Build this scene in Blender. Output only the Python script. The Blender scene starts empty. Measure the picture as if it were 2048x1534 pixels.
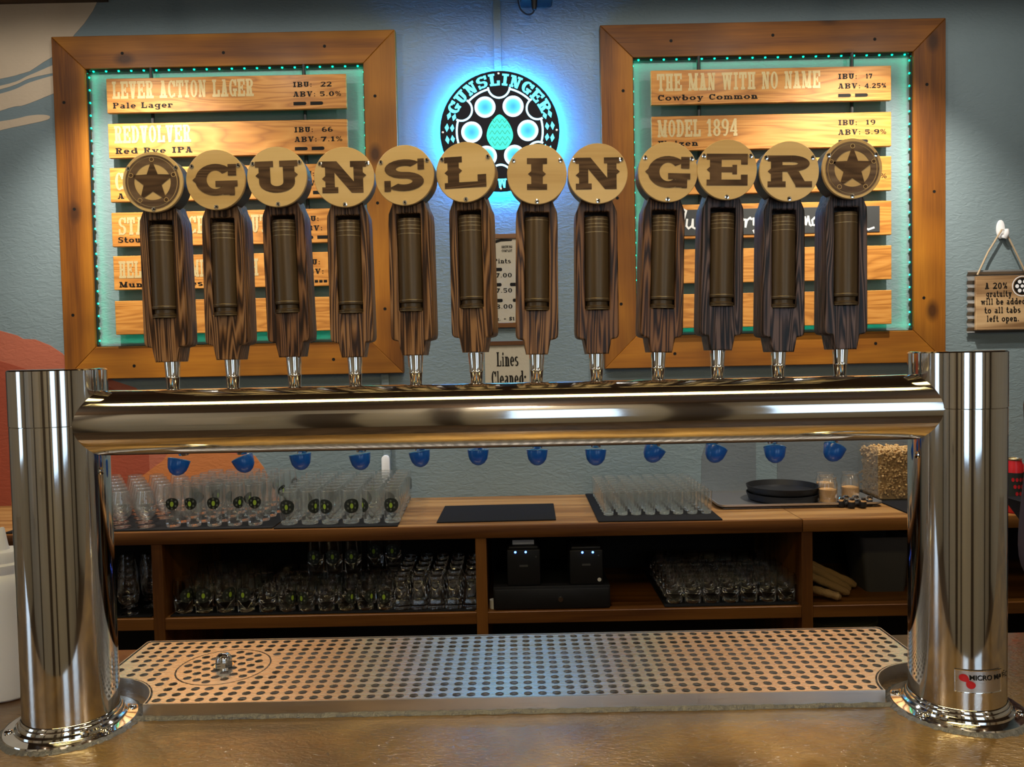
import bpy, bmesh, math, random
from math import sin, cos, pi, radians as RAD
from mathutils import Matrix, Vector
random.seed(7)
SC = bpy.context.scene
COL = SC.collection
ZB = 1.07                                   # height of the bar top above the floor; coordinates below are relative to the bar top

# ------------------------------------------------------------------ camera, world, lamps, exposure
def cam_axes(yaw, pitch, roll):
    cy, sy, cp, sp, cr, sr = cos(yaw), sin(yaw), cos(pitch), sin(pitch), cos(roll), sin(roll)
    f = Vector((sy*cp, cy*cp, sp)); r0 = Vector((cy, -sy, 0)); u0 = r0.cross(f)
    return cr*r0 - sr*u0, sr*r0 + cr*u0, f
cd = bpy.data.cameras.new('camera'); cam = bpy.data.objects.new('camera', cd); COL.objects.link(cam)
r_, u_, f_ = cam_axes(-.0022, -.0379, .0202)
M = Matrix((r_, u_, -f_)).transposed().to_4x4(); M.translation = Vector((.0095, -1.1365, .5282 + ZB))
cam.matrix_world = M
cd.sensor_fit = 'HORIZONTAL'; cd.sensor_width = 36; cd.lens = 1581.13*36/2048; cd.clip_start = .02
SC.camera = cam
vs = SC.view_settings
SC.display_settings.display_device = 'sRGB'
vs.view_transform = 'Standard'; vs.look = 'None'; vs.gamma = 1; vs.use_curve_mapping = False
vs.exposure = 0.08
SC.cycles.transparent_max_bounces = 48
SC.cycles.max_bounces = 28
SC.cycles.transmission_bounces = 28
SC.cycles.glossy_bounces = 8
SC.cycles.diffuse_bounces = 4
SC.cycles.sample_clamp_indirect = 6
W = bpy.data.worlds.new('world'); SC.world = W; W.use_nodes = True
W.node_tree.nodes['Background'].inputs[0].default_value = (.55, .72, 1, 1)
W.node_tree.nodes['Background'].inputs[1].default_value = .6

def light(kind, name, loc, energy, color, target=None, **kw):
    d = bpy.data.lights.new(name, kind); d.energy = energy; d.color = color
    for k, v in kw.items(): setattr(d, k, v)
    o = bpy.data.objects.new(name, d); COL.objects.link(o)
    o.location = (loc[0], loc[1], loc[2] + ZB)
    if target is not None:
        v = Vector(target) - Vector(loc); o.rotation_euler = v.to_track_quat('-Z', 'Y').to_euler()
    return o
YW = 2.646
WARM = (1, .80, .50); NEUT = (1, .91, .78); DAY = (.60, .80, 1)
# track spots grazing the back wall
for lx in (-1.72, 1.70):
    light('SPOT', 'wall_spot', (lx, 1.92, 2.10), 190, NEUT, (lx*.93, 2.50, .60), spot_size=RAD(96), spot_blend=.85, shadow_soft_size=.018)
light('SPOT', 'wall_spot', (0.0, 1.2, 2.1), 38, NEUT, (0.0, 2.646, .0), spot_size=RAD(95), spot_blend=.9, shadow_soft_size=.05)
# long warm lamp over the bar
LAMP = (.0, -.60, 1.93)
light('AREA', 'bar_lamp', (0, -.60, 1.924), 13, (1, .78, .36), (0, -.60, 0), shape='RECTANGLE', size=2.7, size_y=.26)
for lx in (-1.0, -.33, .33, 1.0):
    light('SPOT', 'bar_spot', (lx, -.78, 2.12), 130, WARM, (lx*.85, .06, .70), spot_size=RAD(48), spot_blend=.7, shadow_soft_size=.04)  # spots added to brighten the handle discs
# small downlights added over the working aisle to raise the ambient light
DOWN = [(-2.1, 1.6), (-1.25, 1.6), (-.42, 1.6), (.42, 1.6), (1.25, 1.6), (2.1, 1.6)]
for lx, ly in DOWN:
    light('SPOT', 'aisle_downlight', (lx, ly, 2.19), 17, (1, .93, .82), (lx, ly + .1, 0), spot_size=RAD(176), spot_blend=.25, shadow_soft_size=.035)
# fill lamps added behind the camera to lighten the fronts
for lx, ly in ((-2.6, -2.1), (0, -2.5), (2.6, -2.1)):
    light('POINT', 'room_lamp', (lx, ly, 1.85), 20, (1, .87, .68), shadow_soft_size=.14)
# daylight at the windows in the wall behind the photographer
WINS = [(.27, .62), (1.80, 1.0)]
WY = -3.0
for wx, ww in WINS:
    light('AREA', 'window_daylight', (wx, WY - .12, .70), 10*ww, DAY, (wx, 0, .70), shape='RECTANGLE', size=ww, size_y=1.5)
light('AREA', 'window_daylight', (-4.72, -1.6, .70), 8, DAY, (0, -1.6, .70), shape='RECTANGLE', size=.9, size_y=1.5)

# ------------------------------------------------------------------ materials
def nt(name):
    m = bpy.data.materials.new(name); m.use_nodes = True
    t = m.node_tree; b = t.nodes['Principled BSDF']
    return m, t, b
def N(t, typ, **kw):
    n = t.nodes.new(typ)
    for k, v in kw.items():
        if k.startswith('i_'):
            key = k[2:]; key = int(key) if key.isdigit() else key
            n.inputs[key].default_value = v
        else: setattr(n, k, v)
    return n
def c4(c): return (c[0], c[1], c[2], 1)
def plain(name, col, rough=.5, metal=0, emit=None, es=1, coat=0, spec=.5, bump=0, bscale=60):
    m, t, b = nt(name)
    b.inputs['Base Color'].default_value = c4(col); b.inputs['Roughness'].default_value = rough
    b.inputs['Metallic'].default_value = metal; b.inputs['Coat Weight'].default_value = coat
    b.inputs['Specular IOR Level'].default_value = spec
    if emit: b.inputs['Emission Color'].default_value = c4(emit); b.inputs['Emission Strength'].default_value = es
    if bump:
        tc = N(t, 'ShaderNodeTexCoord'); nz = N(t, 'ShaderNodeTexNoise', i_Scale=bscale, i_Detail=4)
        t.links.new(tc.outputs['Object'], nz.inputs['Vector'])
        bp = N(t, 'ShaderNodeBump', i_Strength=bump, i_Distance=.004)
        t.links.new(nz.outputs['Fac'], bp.inputs['Height']); t.links.new(bp.outputs['Normal'], b.inputs['Normal'])
    return m
def ramp(t, stops):
    r = N(t, 'ShaderNodeValToRGB'); e = r.color_ramp.elements
    while len(e) < len(stops): e.new(.5)
    for i, (p, c) in enumerate(stops): e[i].position = p; e[i].color = c4(c)
    return r
def wood(name, dark, mid, lite, axis='X', ring=22, stretch=14, rough=.45, coat=.15, knots=0, bump=.15, fine=160, contrast=1.0, distort=.6):
    """grain runs along axis; large rings from a distorted wave, fine pores from stretched noise"""
    m, t, b = nt(name); L = t.links.new
    tc = N(t, 'ShaderNodeTexCoord'); oi = N(t, 'ShaderNodeObjectInfo')
    off = N(t, 'ShaderNodeVectorMath', operation='MULTIPLY_ADD'); off.inputs[1].default_value = (7.3, 3.1, 5.7)
    cmb = N(t, 'ShaderNodeCombineXYZ')
    for k in range(3): L(oi.outputs['Random'], cmb.inputs[k])
    L(cmb.outputs[0], off.inputs[0]); L(tc.outputs['Object'], off.inputs[2])
    sc = [1, 1, 1]; sc['XYZ'.index(axis)] = 1/stretch
    mp = N(t, 'ShaderNodeMapping'); mp.inputs['Scale'].default_value = sc; L(off.outputs[0], mp.inputs[0])
    n1 = N(t, 'ShaderNodeTexNoise', i_Scale=ring*.35, i_Detail=3, i_Distortion=distort); L(mp.outputs[0], n1.inputs['Vector'])
    mu = N(t, 'ShaderNodeMath', operation='MULTIPLY', i_1=ring*.8); L(n1.outputs['Fac'], mu.inputs[0])
    fr = N(t, 'ShaderNodeMath', operation='PINGPONG', i_1=1.0); L(mu.outputs[0], fr.inputs[0])
    n2 = N(t, 'ShaderNodeTexNoise', i_Scale=fine, i_Detail=3); 
    sc2 = [1, 1, 1]; sc2['XYZ'.index(axis)] = 1/30
    mp2 = N(t, 'ShaderNodeMapping'); mp2.inputs['Scale'].default_value = sc2; L(off.outputs[0], mp2.inputs[0]); L(mp2.outputs[0], n2.inputs['Vector'])
    mx = N(t, 'ShaderNodeMix', data_type='FLOAT'); mx.inputs[0].default_value = .42
    L(fr.outputs[0], mx.inputs[2]); L(n2.outputs['Fac'], mx.inputs[3])
    lo, hi = .5 - .32/contrast, .5 + .3/contrast
    rp = ramp(t, [(lo, dark), (.5, mid), (hi, lite)]); L(mx.outputs[0], rp.inputs[0])
    col = rp.outputs[0]
    if knots:
        vo = N(t, 'ShaderNodeTexVoronoi', i_Scale=knots, voronoi_dimensions='2D')
        mp3 = N(t, 'ShaderNodeMapping'); s3 = [1.15, 1.15, 1.15]; s3['XYZ'.index(axis)] = .7; mp3.inputs['Scale'].default_value = s3; mp3.inputs['Rotation'].default_value = (pi/2, 0, 0)
        L(off.outputs[0], mp3.inputs[0]); L(mp3.outputs[0], vo.inputs['Vector'])
        kr = ramp(t, [(.035, (.9, .9, .9)), (.10, (0, 0, 0))]); L(vo.outputs['Distance'], kr.inputs[0])
        mk = N(t, 'ShaderNodeMix', data_type='RGBA'); L(kr.outputs[0], mk.inputs[0]); L(col, mk.inputs[6]); mk.inputs[7].default_value = c4([c*.45 for c in dark])
        col = mk.outputs[2]
        n4 = N(t, 'ShaderNodeTexNoise', i_Scale=2.5, i_Detail=2); L(off.outputs[0], n4.inputs['Vector'])
        r4 = ramp(t, [(.35, (.62, .6, .58)), (.65, (1.1, 1.1, 1.1))]); L(n4.outputs['Fac'], r4.inputs[0])
        m4 = N(t, 'ShaderNodeMix', data_type='RGBA', blend_type='MULTIPLY'); m4.inputs[0].default_value = 1; L(col, m4.inputs[6]); L(r4.outputs[0], m4.inputs[7]); col = m4.outputs[2]
    L(col, b.inputs['Base Color'])
    b.inputs['Roughness'].default_value = rough; b.inputs['Coat Weight'].default_value = coat; b.inputs['Coat Roughness'].default_value = .25; b.inputs['Specular IOR Level'].default_value = .3
    bp = N(t, 'ShaderNodeBump', i_Strength=bump, i_Distance=.002); L(mx.outputs[0], bp.inputs['Height']); L(bp.outputs[0], b.inputs['Normal'])
    return m
def steel(name, col=(.72, .71, .69), rough=.1, axis=None, amt=.04, scale=200):
    m, t, b = nt(name); L = t.links.new
    b.inputs['Metallic'].default_value = 1; b.inputs['Base Color'].default_value = c4(col)
    if axis:
        tc = N(t, 'ShaderNodeTexCoord'); sc = [1, 1, 1]; sc['XYZ'.index(axis)] = .01
        mp = N(t, 'ShaderNodeMapping'); mp.inputs['Scale'].default_value = sc; L(tc.outputs['Object'], mp.inputs[0])
        nz = N(t, 'ShaderNodeTexNoise', i_Scale=scale, i_Detail=3); L(mp.outputs[0], nz.inputs['Vector'])
        bp = N(t, 'ShaderNodeBump', i_Strength=amt, i_Distance=.001); L(nz.outputs['Fac'], bp.inputs['Height']); L(bp.outputs[0], b.inputs['Normal'])
        mr = N(t, 'ShaderNodeMapRange'); mr.inputs[3].default_value = rough*.7; mr.inputs[4].default_value = rough*1.4
        L(nz.outputs['Fac'], mr.inputs[0]); L(mr.outputs[0], b.inputs['Roughness'])
    else: b.inputs['Roughness'].default_value = rough
    return m
def glassy(name, tint=(.984, .989, .986), edge=1.45, rough=.05, haze=.022, base=.06):
    """thin-walled glass: clear, a little dishwasher haze, stronger reflection at the edges"""
    m = bpy.data.materials.new(name); m.use_nodes = True; t = m.node_tree; t.nodes.clear(); L = t.links.new
    o = N(t, 'ShaderNodeOutputMaterial'); mx = N(t, 'ShaderNodeMixShader'); tr = N(t, 'ShaderNodeBsdfTransparent'); gl = N(t, 'ShaderNodeBsdfGlossy')
    tr.inputs[0].default_value = c4(tint); gl.inputs['Roughness'].default_value = rough
    lw = N(t, 'ShaderNodeLayerWeight', i_Blend=.5); pw = N(t, 'ShaderNodeMath', operation='POWER', i_1=2.6); L(lw.outputs['Facing'], pw.inputs[0])
    fr = N(t, 'ShaderNodeMath', operation='MULTIPLY_ADD', i_1=.75, i_2=base); L(pw.outputs[0], fr.inputs[0]); L(fr.outputs[0], mx.inputs[0]); hz = N(t, 'ShaderNodeMixShader', i_0=haze); tl = N(t, 'ShaderNodeBsdfDiffuse'); tl.inputs[0].default_value = (.8, .84, .82, 1); L(tr.outputs[0], hz.inputs[1]); L(tl.outputs[0], hz.inputs[2]); L(hz.outputs[0], mx.inputs[1]); L(gl.outputs[0], mx.inputs[2])
    L(mx.outputs[0], o.inputs[0])
    return m
def painted(name, col, bump=.5):
    """stuccoed paint, the trowel marks in world space"""
    m, t, b = nt(name); L = t.links.new
    ge = N(t, 'ShaderNodeNewGeometry')
    n0 = N(t, 'ShaderNodeTexNoise', i_Scale=2.2, i_Detail=3); L(ge.outputs['Position'], n0.inputs['Vector'])
    rp = ramp(t, [(.3, [c*.92 for c in col]), (.7, [c*1.06 for c in col])]); L(n0.outputs['Fac'], rp.inputs[0]); L(rp.outputs[0], b.inputs['Base Color'])
    mp = N(t, 'ShaderNodeMapping'); mp.inputs['Rotation'].default_value = (0, .6, 0); mp.inputs['Scale'].default_value = (1, 1, 2.2); L(ge.outputs['Position'], mp.inputs[0])
    n1 = N(t, 'ShaderNodeTexNoise', i_Scale=24, i_Detail=5, i_Distortion=1.2); L(mp.outputs[0], n1.inputs['Vector'])
    bp = N(t, 'ShaderNodeBump', i_Strength=bump, i_Distance=.006); L(n1.outputs['Fac'], bp.inputs['Height']); L(bp.outputs[0], b.inputs['Normal'])
    b.inputs['Roughness'].default_value = .62
    return m
def emis(name, col, s):
    return plain(name, (.02, .02, .02), .5, emit=col, es=s)

MT = {}
MT['wall'] = painted('wall_paint', (.152, .203, .222))
MT['cloud'] = painted('mural_cream', (.50, .40, .29), .3)
MT['mesa'] = painted('mural_red', (.36, .10, .055), .3)
MT['mesa2'] = painted('mural_rust', (.27, .05, .022), .3)
MT['mesa3'] = painted('mural_orange', (.46, .15, .04), .3)
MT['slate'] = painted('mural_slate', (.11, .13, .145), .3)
MT['roomwall'] = painted('far_wall_paint', (.50, .46, .38), .2)
MT['timber'] = plain('dark_timber', (.06, .04, .025), .6)
MT['poster'] = plain('pale_panel', (.55, .50, .42), .7)
MT['floor'] = wood('floor_boards', (.05, .03, .02), (.11, .07, .04), (.16, .1, .06), 'Y', 20, 16, .5)
MT['ceil'] = wood('ceiling_boards', (.05, .028, .014), (.09, .05, .026), (.13, .075, .04), 'X', 16, 16, .6)
MT['frameX'] = wood('frame_pine_x', (.10, .029, .002), (.225, .076, .004), (.31, .118, .008), 'X', 9, 14, .55, .04, knots=2.3)
MT['frameZ'] = wood('frame_pine_z', (.10, .029, .002), (.225, .076, .004), (.31, .118, .008), 'Z', 9, 14, .55, .04, knots=2.3)
MT['oak'] = wood('board_oak', (.27, .095, .015), (.48, .20, .036), (.58, .275, .062), 'X', 26, 9, .5, .06, bump=.06, contrast=.7)
MT['top'] = wood('worktop_pine', (.15, .065, .017), (.26, .13, .04), (.33, .18, .06), 'X', 12, 14, .45, .08)
MT['cab'] = wood('cabinet_pine', (.070, .022, .003), (.125, .045, .006), (.175, .068, .011), 'X', 10, 14, .5, .05)
MT['cabz'] = wood('cabinet_pine_z', (.070, .022, .003), (.125, .045, .006), (.175, .068, .011), 'Z', 10, 14, .5, .05)
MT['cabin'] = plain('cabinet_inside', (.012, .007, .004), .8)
MT['black'] = plain('black_rubber', (.007, .007, .008), .8, spec=.15)
MT['blackp'] = plain('black_plastic', (.009, .009, .010), .45, spec=.3)
MT['steel'] = steel('polished_steel', (.74, .72, .69), .07, 'Z', .012, 160)
MT['steelx'] = steel('polished_steel_tube', (.74, .71, .66), .07, 'X', .012, 160)
MT['brush'] = steel('brushed_steel', (.66, .63, .60), .30, 'X', .10, 420)
MT['plate'] = steel('drip_plate_steel', (.84, .79, .74), .26, 'X', .05, 300)
MT['tin'] = steel('tray_basin_steel', (.32, .31, .30), .45)
MT['chrome'] = steel('chrome', (.80, .78, .74), .06)
MT['alu'] = steel('aluminium', (.62, .62, .62), .35)
MT['bronze'] = plain('cartridge_bronze', (.095, .060, .028), .36, .5, bump=.03, bscale=120)
MT['brass'] = plain('worn_brass', (.42, .33, .19), .35, .9)
MT['gold'] = plain('gold_leaf_lettering', (.50, .385, .18), .5, .2, bump=.3, bscale=260)
MT['ink'] = plain('black_lettering', (.006, .005, .004), .6, spec=.15)
MT['ply'] = wood('plywood_disc', (.56, .36, .14), (.67, .46, .20), (.73, .52, .25), 'X', 10, 12, .45, .1, bump=.05)
MT['signwood'] = wood('sign_pallet_wood', (.16, .085, .035), (.36, .225, .11), (.46, .31, .16), 'X', 14, 12, .6, 0)
MT['burn'] = wood('burnt_engraving', (.045, .022, .010), (.085, .044, .021), (.125, .07, .035), 'X', 40, 10, .7, .0, fine=300, bump=.1)
MT['ring'] = wood('engraved_ring', (.085, .048, .028), (.135, .08, .048), (.18, .115, .07), 'X', 30, 10, .6, .05)
HD = dict(axis='Z', ring=66, stretch=20, distort=.15, rough=.42, coat=.08, fine=190, contrast=1.5, bump=.3)
MT['handleA'] = wood('handle_wood_brown', (.028, .012, .005), (.135, .060, .022), (.29, .150, .066), **HD)
MT['handleB'] = wood('handle_wood_walnut', (.018, .008, .004), (.090, .038, .016), (.20, .095, .042), **HD)
MT['handleC'] = wood('handle_wood_dark', (.006, .004, .004), (.042, .024, .021), (.12, .078, .072), **HD)
MT['drum'] = wood('drum_wood', (.010, .007, .006), (.03, .018, .013), (.05, .03, .022), 'Y', 20, 9, .38, .3)
MT['blue'] = plain('blue_plastic', (.0, .10, .52), .28, coat=.3)
MT['blue2'] = plain('light_blue_plastic', (.02, .24, .72), .3, coat=.3)
MT['glass'] = glassy('clear_glass')
MT['rim'] = glassy('glass_rim', haze=.14, base=.30)  # extra white and reflection painted in, standing for bright rim highlights
MT['crystal'] = plain('thick_glass', (1, 1, 1), .01); MT['crystal'].node_tree.nodes['Principled BSDF'].inputs['Transmission Weight'].default_value = 1; MT['crystal'].node_tree.nodes['Principled BSDF'].inputs['IOR'].default_value = 1.42
MT['pane'] = glassy('window_glass', haze=.0)
MT['jar'] = glassy('jar_glass', (.98, .985, .98), rough=.04, haze=.008)
MT['white'] = plain('white_plastic', (.72, .72, .74), .42)
MT['paper'] = plain('white_paper', (.62, .60, .55), .8)
MT['parch'] = plain('parchment', (.40, .355, .27), .8, bump=.4, bscale=40)
MT['ledg'] = emis('led_green', (.0, 1, .46), 4.5)
MT['ledb'] = emis('led_blue', (.05, .16, 1), 14)
MT['cyan'] = emis('backlit_cyan', (.045, .52, .80), 4.2)
MT['hop'] = emis('backlit_hop', (.0, .70, .50), 1.5)
MT['lit'] = emis('backlit_white', (.35, .8, 1), 3)
MT['halo'] = emis('halo_tube', (.015, .30, 1), 360)
MT['lampglow'] = emis('lamp_glow', (1, .76, .30), 5)
MT['panelglow'] = emis('panel_glow', (1, .93, .84), 4)
MT['signface'] = plain('sign_face_black', (.006, .005, .009), .6, spec=.15)
MT['twine'] = plain('twine', (.33, .25, .16), .9)
MT['galv'] = steel('galvanised', (.42, .43, .43), .45)
MT['red'] = plain('red_enamel', (.52, .01, .015), .35)
MT['silic'] = plain('clear_sealant', (.10, .10, .105), .22, bump=.9, bscale=120)
MT['rope'] = MT['twine']
MT['pnut'] = plain('peanut_shell', (.50, .31, .12), .8, bump=.6, bscale=180)
MT['grain'] = plain('grain', (.52, .27, .08), .7, bump=.8, bscale=400)
MT['tan'] = plain('tan_bristle', (.33, .20, .075), .9, bump=.9, bscale=260)
MT['grey'] = plain('grey_bin_plastic', (.055, .055, .055), .5)
MT['olive'] = plain('olive_plastic', (.055, .06, .018), .5)
MT['green'] = plain('print_green', (.28, .42, .03), .5)
MT['pblack'] = plain('print_black', (.012, .016, .012), .5)
MT['chalk'] = plain('chalkboard', (.022, .024, .024), .7)
MT['chalkw'] = plain('chalk_white', (.68, .68, .66), .9)
MT['skin'] = plain('skin', (.48, .25, .17), .5)
MT['hair'] = plain('dark_red_hair', (.045, .014, .014), .4, bump=.8, bscale=120)
MT['shirt'] = plain('plum_grey_shirt', (.055, .04, .06), .85, bump=.4, bscale=70)
MT['sleeve'] = plain('navy_cloth', (.020, .021, .034), .85, bump=.4, bscale=70)

def bar_material():
    m, t, b = nt('bar_top_resin'); L = t.links.new
    tc = N(t, 'ShaderNodeTexCoord')
    n1 = N(t, 'ShaderNodeTexNoise', i_Scale=4.5, i_Detail=6, i_Distortion=.8); L(tc.outputs['Object'], n1.inputs['Vector'])
    rp = ramp(t, [(.32, (.10, .050, .008)), (.5, (.21, .115, .024)), (.68, (.34, .20, .05))]); L(n1.outputs['Fac'], rp.inputs[0]); L(rp.outputs[0], b.inputs['Base Color'])
    mp = N(t, 'ShaderNodeMapping'); mp.inputs['Rotation'].default_value = (0, 0, .7); mp.inputs['Scale'].default_value = (1, 2.2, 1); L(tc.outputs['Object'], mp.inputs[0])
    n2 = N(t, 'ShaderNodeTexNoise', i_Scale=75, i_Detail=3, i_Distortion=1.2); L(mp.outputs[0], n2.inputs['Vector'])
    n3 = N(t, 'ShaderNodeTexNoise', i_Scale=14, i_Detail=3); L(tc.outputs['Object'], n3.inputs['Vector'])
    ad = N(t, 'ShaderNodeMath', operation='MULTIPLY_ADD', i_1=1.5); L(n3.outputs['Fac'], ad.inputs[0]); L(n2.outputs['Fac'], ad.inputs[2])
    bp = N(t, 'ShaderNodeBump', i_Strength=1.0, i_Distance=.0010); L(ad.outputs[0], bp.inputs['Height']); L(bp.outputs[0], b.inputs['Normal'])
    b.inputs['Metallic'].default_value = .6; b.inputs['Coat Weight'].default_value = .8; b.inputs['Coat Roughness'].default_value = .06; b.inputs['Coat IOR'].default_value = 1.55
    L(bp.outputs['Normal'], b.inputs['Coat Normal'])
    b.inputs['Roughness'].default_value = .36; b.inputs['Specular IOR Level'].default_value = .7
    return m
MT['bar'] = bar_material()
def disc_glow():
    """back-lit round acrylic window: white rim, cyan heart (object space)"""
    m, t, b = nt('backlit_chamber'); L = t.links.new
    tc = N(t, 'ShaderNodeTexCoord'); ln = N(t, 'ShaderNodeVectorMath', operation='LENGTH'); L(tc.outputs['Object'], ln.inputs[0])
    rp = ramp(t, [(.005, (.0, .20, .36)), (.030, (.03, .36, .50)), (.044, (.5, .8, 1))]); L(ln.outputs['Value'], rp.inputs[0])
    L(rp.outputs[0], b.inputs['Emission Color']); b.inputs['Emission Strength'].default_value = 2.6; b.inputs['Base Color'].default_value = (.02, .02, .02, 1)
    return m
MT['chamber'] = disc_glow()

# ------------------------------------------------------------------ geometry helpers
class MB:
    def __init__(s): s.v = []; s.f = []
    def add(s, v, f):
        o = len(s.v); s.v += [tuple(p) for p in v]; s.f += [tuple(i + o for i in q) for q in f]; return s
    def box(s, x0, x1, y0, y1, z0, z1):
        return s.add([(x0,y0,z0),(x1,y0,z0),(x1,y1,z0),(x0,y1,z0),(x0,y0,z1),(x1,y0,z1),(x1,y1,z1),(x0,y1,z1)],
                     [(3,2,1,0),(4,5,6,7),(0,1,5,4),(1,2,6,5),(2,3,7,6),(3,0,4,7)])
    def prism(s, poly, y0, y1):
        """polygon in XZ (counter-clockwise seen from the front, -Y), extruded y0..y1"""
        n = len(poly)
        return s.add([(x, y0, z) for x, z in poly] + [(x, y1, z) for x, z in poly],
                     [tuple(range(n)), tuple(range(2*n - 1, n - 1, -1))] + [(i, i + n, (i+1) % n + n, (i+1) % n) for i in range(n)])
    def slab(s, poly, z0, z1):
        n = len(poly)
        return s.add([(x, y, z0) for x, y in poly] + [(x, y, z1) for x, y in poly],
                     [tuple(range(n - 1, -1, -1)), tuple(range(n, 2*n))] + [(i, (i+1) % n, (i+1) % n + n, i + n) for i in range(n)])
    def lathe(s, prof, n=24, c=(0, 0, 0), mat=None, cap=True):
        o = len(s.v); k = len(prof); vs_ = []
        for r, z in prof:
            for i in range(n):
                a = 2*pi*i/n; p = Vector((r*cos(a), r*sin(a), z))
                if mat is not None: p = mat @ p
                vs_.append((p.x + c[0], p.y + c[1], p.z + c[2]))
        fs = [(j*n + i, j*n + (i+1) % n, (j+1)*n + (i+1) % n, (j+1)*n + i) for j in range(k-1) for i in range(n)]
        if cap:
            if prof[0][0] > 1e-6: fs.append(tuple(range(n - 1, -1, -1)))
            if prof[-1][0] > 1e-6: fs.append(tuple((k-1)*n + i for i in range(n)))
        return s.add(vs_, fs)
    def tube(s, pts, r, n=8, closed=False):
        pts = [Vector(p) for p in pts]; k = len(pts); vs_ = []; up = None
        for i, p in enumerate(pts):
            a = pts[i-1] if (i > 0 or closed) else p; b = pts[(i+1) % k] if (i < k-1 or closed) else p
            t = (b - a).normalized()
            if up is None: up = Vector((0, 0, 1)) if abs(t.z) < .9 else Vector((1, 0, 0))
            x = t.cross(up).normalized(); y = x.cross(t).normalized(); up = y
            rr = r[i] if isinstance(r, (list, tuple)) else r
            vs_ += [p + rr*(cos(2*pi*j/n)*x + sin(2*pi*j/n)*y) for j in range(n)]
        fs = []
        for i in range(k if closed else k-1):
            for j in range(n): fs.append((i*n + j, i*n + (j+1) % n, ((i+1) % k)*n + (j+1) % n, ((i+1) % k)*n + j))
        if not closed: fs += [tuple(range(n-1, -1, -1)), tuple((k-1)*n + j for j in range(n))]
        return s.add(vs_, fs)
    def mesh(s, name, bevel=0, seg=2, smooth=35):
        me = bpy.data.meshes.new(name); me.from_pydata(s.v, [], s.f)
        bm = bmesh.new(); bm.from_mesh(me)
        bmesh.ops.remove_doubles(bm, verts=bm.verts, dist=1e-6)
        bmesh.ops.recalc_face_normals(bm, faces=bm.faces)
        if bevel:
            ed = [e for e in bm.edges if len(e.link_faces) == 2 and e.calc_face_angle(0) > .5]
            bmesh.ops.bevel(bm, geom=ed, offset=bevel, segments=seg, affect='EDGES', profile=.5, clamp_overlap=True)
        bm.to_mesh(me); bm.free()
        if smooth:
            me.shade_smooth(); me.set_sharp_from_angle(angle=RAD(smooth))
        return me
def link(name, me, mat, parent=None, loc=(0, 0, 0)):
    o = bpy.data.objects.new(name, me); COL.objects.link(o)
    if mat and not me.materials: me.materials.append(MT[mat] if isinstance(mat, str) else mat)
    o.location = loc if parent else (loc[0], loc[1], loc[2] + ZB)
    if parent: o.parent = parent
    return o
def ob(name, mb, mat, parent=None, loc=(0, 0, 0), **kw):
    return link(name, mb.mesh(name, **kw), mat, parent, loc)
def tag(o, label, cat, group=None):
    o['label'] = label; o['category'] = cat
    if group: o['group'] = group
    return o
def thing(name, label, cat, loc=(0, 0, 0), rot=(0, 0, 0), group=None):
    o = bpy.data.objects.new(name, None); COL.objects.link(o)
    o.location = (loc[0], loc[1], loc[2] + ZB); o.rotation_euler = rot; o.empty_display_size = .05
    return tag(o, label, cat, group)
def struct(name, mb, mat, parent=None, **kw):
    o = ob(name, mb, mat, parent, **kw); o['kind'] = 'structure'; return o
def dup(root, loc, rotz=None):
    r = root.copy(); COL.objects.link(r); r.location = (loc[0], loc[1], loc[2] + ZB)
    if rotz is not None: r.rotation_euler = (0, 0, rotz)
    for ch in root.children:
        c = ch.copy(); COL.objects.link(c); c.parent = r
        for g in ch.children:
            d = g.copy(); COL.objects.link(d); d.parent = c
    return r
ORD = ['first', 'second', 'third', 'fourth', 'fifth', 'sixth', 'seventh', 'eighth', 'ninth', 'tenth', 'eleventh', 'twelfth']

def fill2d(splines, extrude=0, bevel=0, front=True, name='plate', res=2):
    """closed outlines (the inner ones become holes) filled and extruded; front=True stands it up facing -Y"""
    cu = bpy.data.curves.new(name, 'CURVE'); cu.dimensions = '2D'; cu.fill_mode = 'BOTH'
    cu.extrude = max(extrude/2 - bevel, 0); cu.bevel_depth = bevel; cu.bevel_resolution = res
    for sp in splines:
        s = cu.splines.new('POLY'); s.points.add(len(sp) - 1); s.use_cyclic_u = True
        for p, q in zip(s.points, sp): p.co = (q[0], q[1], 0, 1)
    o = bpy.data.objects.new(name, cu); COL.objects.link(o)
    dg = bpy.context.evaluated_depsgraph_get(); me = bpy.data.meshes.new_from_object(o.evaluated_get(dg))
    bpy.data.objects.remove(o); bpy.data.curves.remove(cu)
    if front: me.transform(Matrix.Rotation(pi/2, 4, 'X'))
    me.materials.clear()
    me.shade_smooth(); me.set_sharp_from_angle(angle=RAD(35))
    return me
def circ(cx, cy, r, n=24, a0=0): return [(cx + r*cos(a0 + 2*pi*i/n), cy + r*sin(a0 + 2*pi*i/n)) for i in range(n)]
def rrect(x0, x1, y0, y1, r, n=5):
    p = []
    for cx, cy, a in ((x1-r, y0+r, -pi/2), (x1-r, y1-r, 0), (x0+r, y1-r, pi/2), (x0+r, y0+r, pi)):
        p += [(cx + r*cos(a + pi/2*i/n), cy + r*sin(a + pi/2*i/n)) for i in range(n+1)]
    return p

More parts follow.
